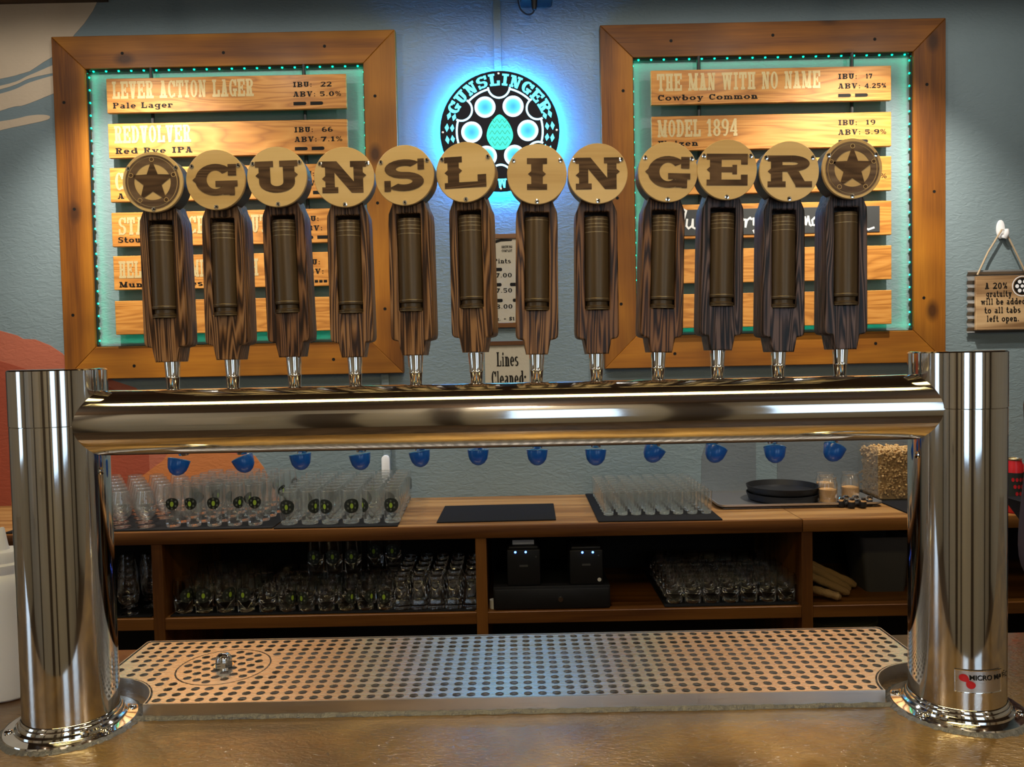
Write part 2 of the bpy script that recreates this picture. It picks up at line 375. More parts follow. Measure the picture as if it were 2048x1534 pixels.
# ------------------------------------------------------------------ slab-serif lettering, drawn as polygons (cap height 1)
def glyph(ch, w, st, sl, th, ov, spur=0):
    P = []; xh = .68
    def R(x0, y0, x1, y1): P.append([(x0, y0), (x1, y0), (x1, y1), (x0, y1)])
    def V(x, y0=0, y1=1, s=st): R(x, y0, x + s, y1)
    def S(x, y, l=st): R(max(x - ov, -.02), y, min(x + l + ov, w + .02), y + sl)
    def D(x0, y0, x1, y1, t): P.append([(x0, y0), (x0 + t, y0), (x1 + t, y1), (x1, y1)])
    def A(cx, cy, rx, ry, tx, ty, a0, a1, n=14):
        for i in range(n):
            a, b = RAD(a0 + (a1-a0)*i/n), RAD(a0 + (a1-a0)*(i+1)/n)
            ix, iy = max(rx - tx, 0), max(ry - ty, 0)
            q = [(cx + rx*cos(a), cy + ry*sin(a)), (cx + rx*cos(b), cy + ry*sin(b)), (cx + ix*cos(b), cy + iy*sin(b)), (cx + ix*cos(a), cy + iy*sin(a))]
            if a1 < a0: q.reverse()
            P.append(q)
    def SP(x, side, y=.5):                       # western mid-stem spur
        if spur: P.append([(x, y - spur*.9), (x + side*spur, y), (x, y + spur*.9)] if side > 0 else [(x, y + spur*.9), (x + side*spur, y), (x, y - spur*.9)])
    l = ov; r = w - ov - st; m = w/2
    if ch in 'HNU' or ch in 'BDEFKLPRI':
        pass
    if ch == 'H': V(l); V(r); S(l, 0); S(l, 1-sl); S(r, 0); S(r, 1-sl); R(l, .5-th/2, r+st, .5+th/2)
    elif ch == 'I': V(m-st/2); R(m-st/2-ov*1.3, 0, m+st/2+ov*1.3, sl); R(m-st/2-ov*1.3, 1-sl, m+st/2+ov*1.3, 1); SP(m-st/2, -1); SP(m+st/2, 1)
    elif ch == 'L': V(l); S(l, 1-sl); R(0, 0, w, sl); R(w-th*1.3, 0, w, .40); SP(l, -1); SP(l+st, 1, .55)
    elif ch in 'EF':
        V(l); R(0, 1-sl, w, 1); R(w-th, .66, w, 1); R(l, .5-sl*.45, w*.74, .5+sl*.45); R(w*.74-th*.7, .5-.15, w*.74, .5+.15); SP(l, -1)
        if ch == 'E': R(0, 0, w, sl); R(w-th, 0, w, .34)
        else: S(l, 0)
    elif ch == 'T': V(m-st/2); S(m-st/2, 0); R(0, 1-sl, w, 1); R(0, .64, th, 1); R(w-th, .64, w, 1)
    elif ch == 'N':
        tn = st*.62 if not spur else st*.8
        V(l, s=tn); V(w-ov-tn, s=tn); D(w-ov-st, 0, l, 1, st); S(l, 0, tn); R(0, 1-sl, l+st, 1); S(w-ov-tn, 1-sl, tn); SP(l, -1, .45); SP(w-ov, 1, .55)
    elif ch == 'M':
        tn = st*.6; V(l, s=tn); V(r); D(m-st/2, .05, l, 1, st); D(m-tn/2, .05, r+st-tn, 1, tn); S(l, 0, tn); S(r, 0); R(0, 1-sl, l+st, 1); R(r, 1-sl, w, 1)
    elif ch == 'A': D(l, 0, m-st*.5, 1, th*1.1); D(r, 0, m-st*.5, 1, st); R(w*.24, .24, w*.72, .24+th); S(l, 0, th); S(r, 0); R(m-st*.9, 1-sl*.7, m+st*.5, 1)
    elif ch == 'V': D(m-st*.5, 0, l, 1, st); D(m-th*.4, 0, w-ov-th, 1, th*1.1); S(l, 1-sl); S(w-ov-th, 1-sl, th)
    elif ch == 'W':
        s2 = st*.8; D(w*.30-s2/2, 0, l, 1, s2); D(w*.30-th/2, 0, m-s2/2, 1, th); D(w*.70-s2/2, 0, m-s2/2, 1, s2); D(w*.70-th/2, 0, w-ov-th, 1, th); S(l, 1-sl, s2); S(w-ov-th, 1-sl, th); R(m-s2, 1-sl, m+s2, 1)
    elif ch == 'K': V(l); S(l, 0); S(l, 1-sl); D(l+st*.8, .42, w-ov-st, 1, th*1.3); D(r, 0, l+st*1.1, .62, st); S(r, 0); S(w-ov-st, 1-sl, th)
    elif ch in 'RPB':
        V(l); S(l, 0); R(0, 1-sl, l+st, 1); SP(l, -1)
        rx = w*.42; cx = w - rx - (.04*w if ch != 'P' else 0)
        R(l, 1-th, cx, 1); A(cx, .745, rx, .255, st, th, -90, 90); R(l, .49, cx, .49+th)
        if ch == 'R': D(r, 0, m-st*.2, .5, st); R(r-ov*.3, 0, w+.02, sl)
        if ch == 'B': A(cx+.02*w, .265, rx, .265, st, th, -90, 90); R(l, 0, cx, th); R(l, .53-th, cx, .53)
    elif ch == 'D': V(l); S(l, 0); S(l, 1-sl); cx = w*.42; R(l, 0, cx, th); R(l, 1-th, cx, 1); A(cx, .5, w-cx, .5, st, th, -90, 90)
    elif ch in 'O0': A(m, .5, m-.02*w, .5, st, th, 0, 360, 24)
    elif ch in 'CG':
        A(m, .5, m-.02*w, .5, st, th, 38, 312, 22); R(w-max(th*1.1, w*.2), .62, w, .98); SP(.03*w, -1)
        if ch == 'C': R(w-th*1.1, .06, w-.04*w, .26)
        else: V(r+ov*.4, .02, .46); R(m, .46-sl, w+.03, .46); R(w-th*1.1, .0, w-.05*w, .2)
    elif ch == 'S':
        ry = .25 + th/4; A(m, 1-ry, m-.03*w, ry, st, th, 40, 270, 14); A(m, ry, m-.03*w, ry, st, th, 90, -140, 14); R(w-th*1.1, .66, w-.02*w, 1); R(.02*w, 0, th*1.1, .34)
    elif ch == 'U': V(l, .32, 1); V(r, .32, 1); A(m, .33, m-l, .33, st, th, 180, 360); S(l, 1-sl); S(r, 1-sl); SP(l, -1, .55); SP(r+st, 1, .55)
    elif ch == 'Y': D(m-st/2, .4, l, 1, st); D(m-th/2, .4, w-ov-th, 1, th); V(m-st/2, 0, .48); S(m-st/2, 0); S(l, 1-sl); S(w-ov-th, 1-sl, th)
    elif ch == 'a': A(m*.9, .20, m*.85, .20, st*.8, th, 90, 360, 12); A(m*.92, xh-.17, w-ov-m*.92, .17, st, th, 0, 150, 9); V(r, .05, xh-.15); R(r, 0, w, sl); R(m*.9, .40-th, r+st, .40)
    elif ch == 'b': V(l); R(0, 1-sl, l+st, 1); A(m, xh/2, m, xh/2, st, th, 0, 360, 18)
    elif ch == 'd': V(r); R(r-ov, 1-sl, r+st, 1); R(r, 0, w+.02, sl); A(m, xh/2, m-.02, xh/2, st, th, 0, 360, 18)
    elif ch == 'c': A(m, xh/2, m, xh/2, st, th, 45, 315, 16); R(w-th*1.5, xh*.62, w, xh*.9)
    elif ch == 'e': A(m, xh/2, m, xh/2, st, th, 0, 318, 18); R(st*.5, xh/2-th*.5, w-.02, xh/2+th*.5)
    elif ch == 'f': V(l, 0, .8); S(l, 0); A(l+st+w*.2, .8, st+w*.2, .2, st, th, 60, 180, 8); R(0, xh-sl, w*.85, xh)
    elif ch == 'g': A(m*.95, xh*.56, m*.9, xh*.44, st*.85, th, 0, 360, 16); V(r, -.1, xh); A(m, -.1, m-l*.5, .2, st, th, 180, 360, 10); R(r, xh-sl, w+.02, xh)
    elif ch in 'hn': V(l, 0, 1 if ch == 'h' else xh); R(0, (1 if ch == 'h' else xh)-sl, l+st, 1 if ch == 'h' else xh); S(l, 0); A(m, xh-.26, m-l, .26, st, th, 0, 180, 10); V(r, 0, xh-.26); S(r, 0)
    elif ch == 'm':
        s2 = st*.8; V(l, 0, xh, s2); R(0, xh-sl, l, xh); S(l, 0, s2)
        for k in (0, 1):
            x0 = l + k*(w-2*ov-s2)/2; x1 = x0 + (w-2*ov-s2)/2
            A((x0+x1+s2)/2, xh-.22, (x1-x0+s2)/2, .22, s2, th, 0, 180, 8); V(x1, 0, xh-.22, s2); S(x1, 0, s2)
    elif ch == 'i': V(m-st/2, 0, xh); S(m-st/2, 0); R(m-st/2-ov, xh-sl, m, xh); A(m, .87, st*.6, .12, st, .12, 0, 360, 10)
    elif ch == 'l': V(m-st/2); S(m-st/2, 0); R(m-st/2-ov, 1-sl, m, 1)
    elif ch == 'o': A(m, xh/2, m, xh/2, st, th, 0, 360, 18)
    elif ch == 'p': V(l, -.3, xh); S(l, -.3); R(0, xh-sl, l, xh); A(m, xh/2, m, xh/2, st, th, 0, 360, 16)
    elif ch == 'r': V(l, 0, xh); S(l, 0); R(0, xh-sl, l, xh); A(l+st+w*.15, xh-.24, st+w*.2, .24, st*.8, th, 50, 180, 8); R(w-st*.8, xh-.28, w, xh-.06)
    elif ch == 's': ry = xh*.25+th/4; A(m, xh-ry, m, ry, st, th, 35, 270, 10); A(m, ry, m, ry, st, th, 90, -145, 10)
    elif ch == 't': V(l, .15, .95); A(l+st+w*.18, .2, st+w*.18, .2, st, th, 180, 320, 8); R(0, xh-sl, w*.85, xh)
    elif ch == 'u': V(l, .25, xh); A(m, .25, m-l, .25, st, th, 180, 360, 10); V(r, 0, xh); R(0, xh-sl, l, xh); R(r-ov*.6, xh-sl, r, xh); R(r, 0, w+.02, sl)
    elif ch == 'w':
        s2 = st*.75; D(w*.30-s2/2, 0, l, xh, s2); D(w*.30-th/2, 0, m-s2/2, xh, th); D(w*.70-s2/2, 0, m-s2/2, xh, s2); D(w*.70-th/2, 0, w-ov-th, xh, th); S(l, xh-sl, s2); S(w-ov-th, xh-sl, th)
    elif ch == 'y': D(m-st/2, 0, l, xh, st); D(m-st*.6, -.3, w-ov-th, xh, th*1.2); S(l, xh-sl); S(w-ov-th, xh-sl, th); R(m-st*1.3, -.3, m-st*.2, -.3+sl)
    elif ch == 'z': R(.05, 0, w, sl*1.2); R(.05, xh-sl*1.2, w, xh); D(.05, .04, w-st*1.1, xh-.04, st*1.1)
    elif ch == '1': V(m-st/2); S(m-st/2, 0); D(m-st*1.3, .74, m-st/2, 1, st*.7)
    elif ch == '2': A(m, .72, m, .28, st, th, -30, 165, 12); D(.02, .08, w-st*1.3, .62, st*1.1); R(0, 0, w, sl*1.3)
    elif ch == '3': A(m, .74, m*.9, .26, st, th, -90, 150, 12); A(m, .27, m, .27, st, th, -150, 90, 12)
    elif ch == '4': V(w*.58, 0, 1); R(0, .24, w, .24+th); D(0, .3, w*.58, 1, th*1.2); S(w*.58, 0)
    elif ch == '5': R(.1*w, 1-sl*1.3, w*.92, 1); V(.1*w, .5, 1, th); A(m, .31, m, .31, st, th, -150, 130, 14)
    elif ch in '69':
        f = (lambda p: [(w - x, 1 - y) for x, y in p]) if ch == '9' else (lambda p: p)
        k0 = len(P); A(m, .30, m, .30, st, th, 0, 360, 18); A(m+.02, .5, m, .5, st, th, 60, 185, 10)
        P[k0:] = [f(p) for p in P[k0:]]
    elif ch == '7': R(0, 1-sl*1.4, w, 1); D(w*.25, 0, w-st*1.1, .9, st*1.1); R(0, .72, th, 1)
    elif ch == '8': A(m, .74, m*.88, .26, st, th, 0, 360, 16); A(m, .27, m, .27, st, th, 0, 360, 16)
    elif ch == '.': A(m, .1, .11, .1, .11, .1, 0, 360, 8)
    elif ch == ':': A(m, .1, .11, .1, .11, .1, 0, 360, 8); A(m, .55, .11, .1, .11, .1, 0, 360, 8)
    elif ch == '%': A(w*.24, .76, w*.22, .24, th*1.1, th*.8, 0, 360, 12); A(w*.76, .24, w*.22, .24, th*1.1, th*.8, 0, 360, 12); D(w*.2, 0, w*.72, 1, th)
    elif ch == '$': P += glyph('S', w, st, sl, th, ov); R(m-th/2, -.1, m+th/2, 1.1)
    elif ch == '+': R(m-th/2, .2, m+th/2, .7); R(.1*w, .45-th/2, .9*w, .45+th/2)
    elif ch == '-': R(.1*w, .35, .9*w, .35+th)
    elif ch == "'": R(m-th/2, .7, m+th/2, 1)
    return P
STY = {  # w, stem, slab, thin, overhang, gap, space
    'tall': (.42, .135, .15, .10, .045, .045, .30),
    'wide': (1.05, .31, .17, .13, .11, .20, .75),
    'slab': (.72, .22, .17, .15, .08, .13, .55),
    'lean': (.50, .165, .07, .07, .055, .06, .4),
}
WID = {'I': .62, 'i': .55, 'l': .55, 'M': 1.28, 'W': 1.4, 'm': 1.4, 'w': 1.3, '.': .4, ':': .4, '1': .7, "'": .3, 'f': .7, 't': .68, 'r': .8, '%': 1.15, 's': .8, 'e': .88, 'a': .9, 'c': .85, 'z': .85}
def text_polys(s, sty):
    w, st, sl, th, ov, gap, sp = STY[sty]; x = 0; out = []
    for ch in s:
        if ch == ' ': x += sp; continue
        k = WID.get(ch, 1); ww = w*k
        for p in glyph(ch, ww, min(st, ww*.45), sl, th, min(ov, ww*.2)): out.append([(x + a, b) for a, b in p])
        x += ww + gap
    return out, x - gap
def flat(polys, name, mat, parent, y, fn=None, loc=(0, 0, 0)):
    mb = MB()
    for k, p in enumerate(polys):                # overlapping strokes of a letter lie a hair above each other
        q = [fn(a, b) for a, b in p] if fn else [(a, y - (k % 40)*1.5e-5, b) for a, b in p]
        mb.add(q, [tuple(range(len(q)))])
    me = bpy.data.meshes.new(name); me.from_pydata(mb.v, [], mb.f)
    return link(name, me, mat, parent, loc)
def put_text(parent, s, x0, z0, width, h, sty, mat, y, name='lettering'):
    """baseline-left at x0,z0 (parent space), facing -Y"""
    P, tw = text_polys(s, sty); k = (width/tw) if width else h
    words = s.split(' '); done = 0; o = None
    for i, w in enumerate(words):                # one object per word
        n = len(text_polys(w, sty)[0])
        o = flat([[(x0 + a*k, z0 + b*h) for a, b in p] for p in P[done:done + n]], name, mat, parent, y); done += n
    return o

# ------------------------------------------------------------------ room shell
CZ = 2.235                                    # ceiling height above the bar top
struct('floor', MB().box(-4.6, 4.6, -3.1, 2.75, -ZB - .1, -ZB), 'floor', smooth=0)
struct('ceiling', MB().box(-4.6, 4.6, -3.1, 2.75, CZ, CZ + .1), 'ceil', smooth=0)
wall = struct('wall_back', MB().box(-4.6, 4.6, YW, YW + .15, -ZB, CZ), 'wall', smooth=0)
struct('wall_left', MB().box(-4.75, -4.6, -3.1, -2.05, -ZB, CZ).box(-4.75, -4.6, -1.15, 2.75, -ZB, CZ).box(-4.75, -4.6, -2.05, -1.15, -ZB, -.05).box(-4.75, -4.6, -2.05, -1.15, 1.45, CZ), 'roomwall', smooth=0)
struct('wall_right', MB().box(4.6, 4.75, -3.1, 2.75, -ZB, CZ), 'roomwall', smooth=0)
# wall behind the photographer, with four window openings
wf = MB(); xs = [-4.6]
for wx, ww in WINS: xs += [wx - ww/2, wx + ww/2]
xs.append(4.6)
for i in range(0, len(xs), 2): wf.box(xs[i], xs[i+1], WY - .06, WY + .06, -ZB, CZ)
for i in range(1, len(xs) - 1, 2): wf.box(xs[i], xs[i+1], WY - .06, WY + .06, -ZB, -.05); wf.box(xs[i], xs[i+1], WY - .06, WY + .06, 1.45, CZ)
struct('wall_front', wf, 'roomwall', smooth=0)
for i, (wx, ww) in enumerate(WINS):
    m = MB(); a, b = wx - ww/2, wx + ww/2
    for q in ((a, a+.03, -.05, 1.45), (b-.03, b, -.05, 1.45), (a, b, -.05, -.01), (a, b, 1.41, 1.45)): m.box(q[0], q[1], WY - .03, WY + .03, q[2], q[3])
    w_ = struct('window_%d' % (i+1), m, 'cab', smooth=0)
    ob('pane', MB().box(a+.04, b-.04, WY - .004, WY + .004, -.03, 1.43), 'pane', w_, smooth=0)
tn = 2
for x, w_, z0, z1, mt in ((-4.2, .12, -ZB, CZ, 'timber'), (-3.1, .5, -.3, 1.3, 'poster'), (-2.3, .14, -ZB, CZ, 'timber'), (-1.55, .35, .0, 1.2, 'poster'), (-.95, .30, -ZB, 1.5, 'timber'), (-.33, .14, -ZB, CZ, 'timber'), (.95, .30, -ZB, CZ, 'timber'), (2.75, .16, -ZB, CZ, 'timber'), (3.3, .4, .1, 1.2, 'poster'), (4.1, .5, -ZB, 1.3, 'timber')):  # unseen posts and panels, added to give the steel striped reflections
    struct('trim_%d' % tn, MB().box(x - w_/2, x + w_/2, WY + .06, WY + .12, z0, z1), mt, smooth=0); tn += 1
struct('trim_1', MB().box(-4.6, -1.86, YW - .10, YW, 2.218, CZ), 'ceil', smooth=0)

def mural(name, poly, mat, d=.0015):
    return ob(name, MB().prism(poly, YW - d, YW), mat, wall, smooth=0)
def smooth_poly(pts, n=6):
    out = []; k = len(pts)
    for i in range(k):
        p0, p1, p2, p3 = pts[i-1], pts[i], pts[(i+1) % k], pts[(i+2) % k]
        for j in range(n):
            t = j/n
            out.append(tuple(.5*((2*p1[c]) + (-p0[c]+p2[c])*t + (2*p0[c]-5*p1[c]+4*p2[c]-p3[c])*t*t + (-p0[c]+3*p1[c]-3*p2[c]+p3[c])*t**3) for c in (0, 1)))
    return out
mural('painted_cloud', [(-2.95, 2.218), (-2.95, 1.80), (-2.7, 1.80), (-2.55, 1.835), (-2.388, 1.872), (-2.32, 1.885), (-2.245, 1.905), (-2.18, 1.945), (-2.118, 1.979), (-2.07, 2.02), (-2.024, 2.074), (-1.98, 2.12), (-1.935, 2.18), (-1.915, 2.218)], 'cloud')
mural('painted_cloud', smooth_poly([(-2.9, 1.72), (-2.39, 1.823), (-2.246, 1.872), (-2.119, 1.897), (-2.04, 1.91), (-2.04, 1.95), (-2.118, 1.937), (-2.245, 1.888), (-2.389, 1.84), (-2.9, 1.76)]), 'cloud')
mural('painted_cloud', smooth_poly([(-2.9, 1.55), (-2.394, 1.723), (-2.275, 1.749), (-2.123, 1.804), (-2.04, 1.83), (-2.04, 1.895), (-2.12, 1.886), (-2.247, 1.853), (-2.391, 1.803), (-2.9, 1.70)]), 'cloud')
mural('painted_cloud', smooth_poly([(-2.9, 1.52), (-2.398, 1.632), (-2.303, 1.651), (-2.183, 1.674), (-2.158, 1.690), (-2.18, 1.700), (-2.253, 1.699), (-2.397, 1.674), (-2.9, 1.62)]), 'cloud')
mural('painted_mesa', [(-3.4, -.17), (-1.16, -.17), (-1.24, .06), (-1.30, .085), (-1.55, .13), (-1.70, .28), (-1.80, .40), (-1.90, .435), (-2.06, .5), (-2.112, .528), (-2.146, .572), (-2.204, .612), (-2.275, .642), (-2.33, .645), (-2.358, .662), (-2.441, .687), (-2.6, .70), (-3.4, .70)], 'mesa')
mural('painted_mesa', [(-3.4, -.17), (-1.75, -.17), (-1.75, .2), (-1.84, .36), (-1.95, .42), (-2.10, .455), (-2.305, .496), (-2.447, .542), (-2.7, .56), (-3.4, .57)], 'mesa2', .0025)
mural('painted_mesa', [(-1.85, -.17), (-1.12, -.17), (-1.20, .005), (-1.241, .063), (-1.35, .075), (-1.50, .10), (-1.62, .14), (-1.68, .05), (-1.78, -.02), (-1.85, -.05)], 'mesa3', .0035)
mural('painted_mesa', [(.90, -.17), (1.165, -.17), (1.165, .20), (1.0, .20), (.945, .14), (.905, .02)], 'slate')  # dark slate-grey patch low on the back wall
mural('painted_mesa', [(1.265, -.17), (2.0, -.17), (2.0, .12), (1.75, .17), (1.5, .2), (1.27, .2)], 'slate')  # second slate-grey patch, beyond a strip of bare wall

# ------------------------------------------------------------------ back wall: frames with LED strips
ZT, ZL = 2.047, .447
def menu_frame(x0, x1, label):
    t = thing('menu_rack', label, 'frame', ((x0+x1)/2, YW, ZL), group='menu frames on the back wall')
    hw = (x1-x0)/2; b = .152; d = .042; H = ZT - ZL
    for nm, poly, mat, c in (('frame_board', [(-hw, H), (-hw+b, H-b), (hw-b, H-b), (hw, H)], 'frameX', (0, H - b/2)),
                             ('frame_board', [(-hw, 0), (hw, 0), (hw-b, b), (-hw+b, b)], 'frameX', (0, b/2)),
                             ('frame_board', [(-hw, 0), (-hw+b, b), (-hw+b, H-b), (-hw, H)], 'frameZ', (-hw + b/2, H/2)),
                             ('frame_board', [(hw, 0), (hw, H), (hw-b, H-b), (hw-b, b)], 'frameZ', (hw - b/2, H/2))):
        p = ob(nm, MB().prism([(x - c[0], z - c[1]) for x, z in poly], -d, 0), mat, t, (c[0], 0, c[1]), bevel=.0025, seg=1)
        n = 3
        for k in range(n):
            u = (k - 1)*.62
            sx, sz = (u*hw*.95, random.uniform(-.02, .02)) if mat == 'frameX' else (random.uniform(-.03, .03), u*H*.5)
            ob('screw', MB().lathe([(.0, 0), (.0075, .0006), (.0075, 0)], 10, (0, 0, 0), Matrix.Rotation(pi/2, 4, 'X'), cap=False), 'ink', p, (sx, -d, sz))
    # hanging rods
    for rx in (-.345, .37):
        ob('hanging_rod', MB().lathe([(.009, .1), (.009, H - .1)], 10), 'blackp', t, (rx, -.033, 0))
    # LED strip on the inside of the frame: the beads are seen, the strip lights the wall
    st = ob('led_strip', MB().box(-hw+b, hw-b, -d*.72, -d*.35, H-b-.003, H-b).box(-hw+b, -hw+b+.003, -d*.72, -d*.35, b, H-b).box(hw-b-.003, hw-b, -d*.72, -d*.35, b, H-b).box(-hw+b, hw-b, -d*.72, -d*.35, b, b+.003), 'blackp', t, smooth=0)
    bead = MB().lathe([(0, -.0048), (.0036, -.0034), (.005, 0), (.0036, .0034), (0, .0048)], 8).mesh('led')
    n = 22
    for k in range(n):
        link('led', bead, 'ledg', st, (-hw + b + (k+.5)*(2*hw-2*b)/n, -d*.5, H-b-.0045))
    for k in range(n):
        z = b + (k+.5)*(H-2*b)/n
        link('led', bead, 'ledg', st, (-hw+b+.003, -d*.30, z)); link('led', bead, 'ledg', st, (hw-b-.003, -d*.30, z))
    cx = (x0+x1)/2; G = (.0, 1, .5)
    iw = 2*hw - 2*b; ih = H - 2*b
    light('AREA', 'led_light', (cx, YW-.02, ZT-b-.012), .34, G, (cx, YW-.008, ZL), shape='RECTANGLE', size=iw, size_y=.008)
    light('AREA', 'led_light', (cx, YW-.02, ZL+b+.012), .34, G, (cx, YW-.008, ZT), shape='RECTANGLE', size=iw, size_y=.008)
    for s in (-1, 1):
        l = light('AREA', 'led_light', (cx+s*(hw-b-.012), YW-.02, ZL+H/2), .28, G, None, shape='RECTANGLE', size=ih, size_y=.008)
        l.rotation_euler = Vector((-s, .3, 0)).to_track_quat('-Z', 'Y').to_euler()
        l.data.size, l.data.size_y = .008, ih
    return t
menu_frame(-2.115, -.511, 'large square pine frame with green LED edging left of the neon sign')
menu_frame(.443, 2.053, 'large square pine frame with green LED edging right of the neon sign')

BW = 1.112; BH = .158; BY = YW - .072
def board(side, k, x0, ztop, label):
    t = thing('menu_board', label, 'sign', (x0 + BW/2, BY, ztop - BH/2), group='wooden menu boards in the %s frame' % side)
    ob('plank', MB().box(-BW/2, BW/2, 0, .02, -BH/2, BH/2), 'oak', t, bevel=.002, seg=1)
    return t
YT = -.0008
def btext(t, s, x, z, w, h, sty, mat):        # x from the left end, z below the top edge to the baseline
    put_text(t, s, x - BW/2, BH/2 - z, w, h, sty, mat, YT)
def bullet(t, x, z=.140, l=.060, h=.0155):
    p = [(x - BW/2, BH/2 - z)]
    x0, z0 = p[0]
    flat([[(x0, z0), (x0+l*.86, z0), (x0+l*.95, z0+h*.12), (x0+l, z0+h*.5), (x0+l*.95, z0+h*.88), (x0+l*.86, z0+h), (x0, z0+h)]], 'bullet_mark', 'ink', t, YT)
XL, XR = -1.851, .672
LZ = [1.838, 1.631, 1.428, 1.221, 1.020, .811]
RZ = [1.823, 1.612, 1.409, 1.204, .997, .789]
pos = ['topmost', 'second', 'third', 'fourth', 'fifth', 'lowest']
look_l = ['with a wide gold three-word title', 'with a short gold one-word title', 'half hidden behind the star handle', 'with gold title and stout subtitle', 'with gold title and Munich subtitle', 'left blank without any lettering']
look_r = ['with a long gold five-word title', 'with gold title ending in numerals', 'hidden behind the letter discs', 'carrying a black chalk panel', 'blank without lettering', 'blank, nearest the frame bottom']
Bl = [board('left', k, XL, LZ[k], '%s oak menu board in the left frame, %s' % (pos[k], look_l[k])) for k in range(6)]
Br = [board('right', k, XR, RZ[k], '%s oak menu board in the right frame, %s' % (pos[k], look_r[k])) for k in range(6)]
def stats(t, ibu, abv, dashes=2, x=.866, vi=None, va=None, sv='wide'):
    btext(t, 'IBU:', x, .057, .088, .024, 'wide', 'ink'); btext(t, 'ABV:', x, .101, .104, .024, 'wide', 'ink')
    if ibu: btext(t, ibu, vi or x + .128, .057, None, .022, sv, 'ink')
    if abv: btext(t, abv, va or x + .122, .101, .10, .022, sv, 'ink')
    for d in range(dashes): bullet(t, x + d*.078)
t = Bl[0]; btext(t, 'LEVER ACTION LAGER', .027, .094, .655, .080, 'tall', 'gold'); btext(t, 'Pale Lager', .028, .138, .277, .027, 'wide', 'ink'); stats(t, '22', '5.0%')
t = Bl[1]; btext(t, 'REDVOLVER', .029, .091, .355, .080, 'tall', 'gold'); btext(t, 'Red Rye IPA', .032, .139, .357, .027, 'wide', 'ink'); stats(t, '66', '7.1%')
t = Bl[2]; btext(t, 'C', .024, .104, .040, .082, 'tall', 'gold'); btext(t, 'A', .034, .143, .030, .025, 'wide', 'ink'); stats(t, None, None)
t = Bl[3]; btext(t, 'STAGECOACH', .032, .104, .404, .082, 'tall', 'gold'); btext(t, 'STOUT', .529, .104, .200, .082, 'tall', 'gold'); btext(t, 'Stout', .028, .139, .125, .026, 'wide', 'ink'); stats(t, None, None, x=.88)
t = Bl[4]; btext(t, 'HEL', .026, .104, .105, .080, 'tall', 'gold'); btext(t, 'MI', .364, .104, .058, .080, 'tall', 'gold'); btext(t, 'H', .642, .104, .036, .080, 'tall', 'gold'); btext(t, 'Munich Helles', .026, .146, .390, .026, 'wide', 'ink'); stats(t, '1', None, 0, x=.88); btext(t, '5', 1.003, .101, .03, .024, 'wide', 'ink')
for k in range(3): bullet(t, .94 + k*.021, .142, .016, .012)
t = Br[0]; btext(t, 'THE MAN WITH NO NAME', .028, .096, .755, .080, 'tall', 'gold'); btext(t, 'Cowboy Common', .031, .139, .462, .026, 'wide', 'ink'); stats(t, '17', '4.25%', sv='slab')
t = Br[1]; btext(t, 'MODEL 1894', .028, .096, .370, .080, 'tall', 'gold'); btext(t, 'Weizen', .029, .138, .186, .026, 'wide', 'ink'); stats(t, '19', '5.9%')
t = Br[2]; stats(t, None, None, 0); btext(t, '%', 1.06, .101, .03, .022, 'wide', 'ink')
t = Br[3]
panel = ob('chalk_panel', MB().box(-.472, .5, -.003, .0, -.065, .055), 'chalk', t, bevel=.001, seg=1)
def stroke(pts, name='chalk_writing'):
    pts = [(x - XR - BW/2, z - (RZ[3] - BH/2)) for x, z in pts]
    polys = []
    for (x0, z0), (x1, z1) in zip(pts, pts[1:]):
        d = Vector((x1-x0, z1-z0)); n = Vector((-d.y, d.x)).normalized()*.0045; e = d.normalized()*.003
        polys.append([(x0-n.x-e.x, z0-n.y-e.y), (x1-n.x+e.x, z1-n.y+e.y), (x1+n.x+e.x, z1+n.y+e.y), (x0+n.x-e.x, z0+n.y-e.y)])
    return polys
wr = []
for pts in ([(.79, 1.09), (.812, 1.12), (.828, 1.175), (.815, 1.182), (.806, 1.15), (.812, 1.09)], [(.832, 1.135), (.828, 1.105), (.838, 1.093), (.854, 1.105), (.858, 1.135), (.858, 1.098), (.868, 1.093)], [(.905, 1.13), (.888, 1.137), (.876, 1.115), (.885, 1.095), (.905, 1.1)],
            [(1.068, 1.13), (1.07, 1.095), (1.075, 1.125), (1.09, 1.135), (1.096, 1.128)], [(1.104, 1.13), (1.103, 1.095), (1.11, 1.125), (1.125, 1.137), (1.131, 1.13)], [(1.14, 1.135), (1.141, 1.105), (1.155, 1.1), (1.168, 1.14), (1.16, 1.08), (1.145, 1.068), (1.14, 1.078)],
            [(1.372, 1.09), (1.38, 1.135), (1.384, 1.1), (1.395, 1.138), (1.402, 1.10), (1.408, 1.095)], [(1.425, 1.132), (1.413, 1.12), (1.416, 1.098), (1.43, 1.096), (1.438, 1.115), (1.428, 1.132)], [(1.446, 1.13), (1.449, 1.095), (1.455, 1.125), (1.468, 1.132), (1.474, 1.095)], [(1.655, 1.078), (1.675, 1.072), (1.70, 1.08)]):
    wr.append((pts[0][0], stroke(pts)))
for a, b in ((0, 1), (1, 1.3), (1.3, 1.6), (1.6, 2)):
    flat([q for x, st_ in wr if a <= x < b for q in st_], 'chalk_writing', 'chalkw', t, -.0036)

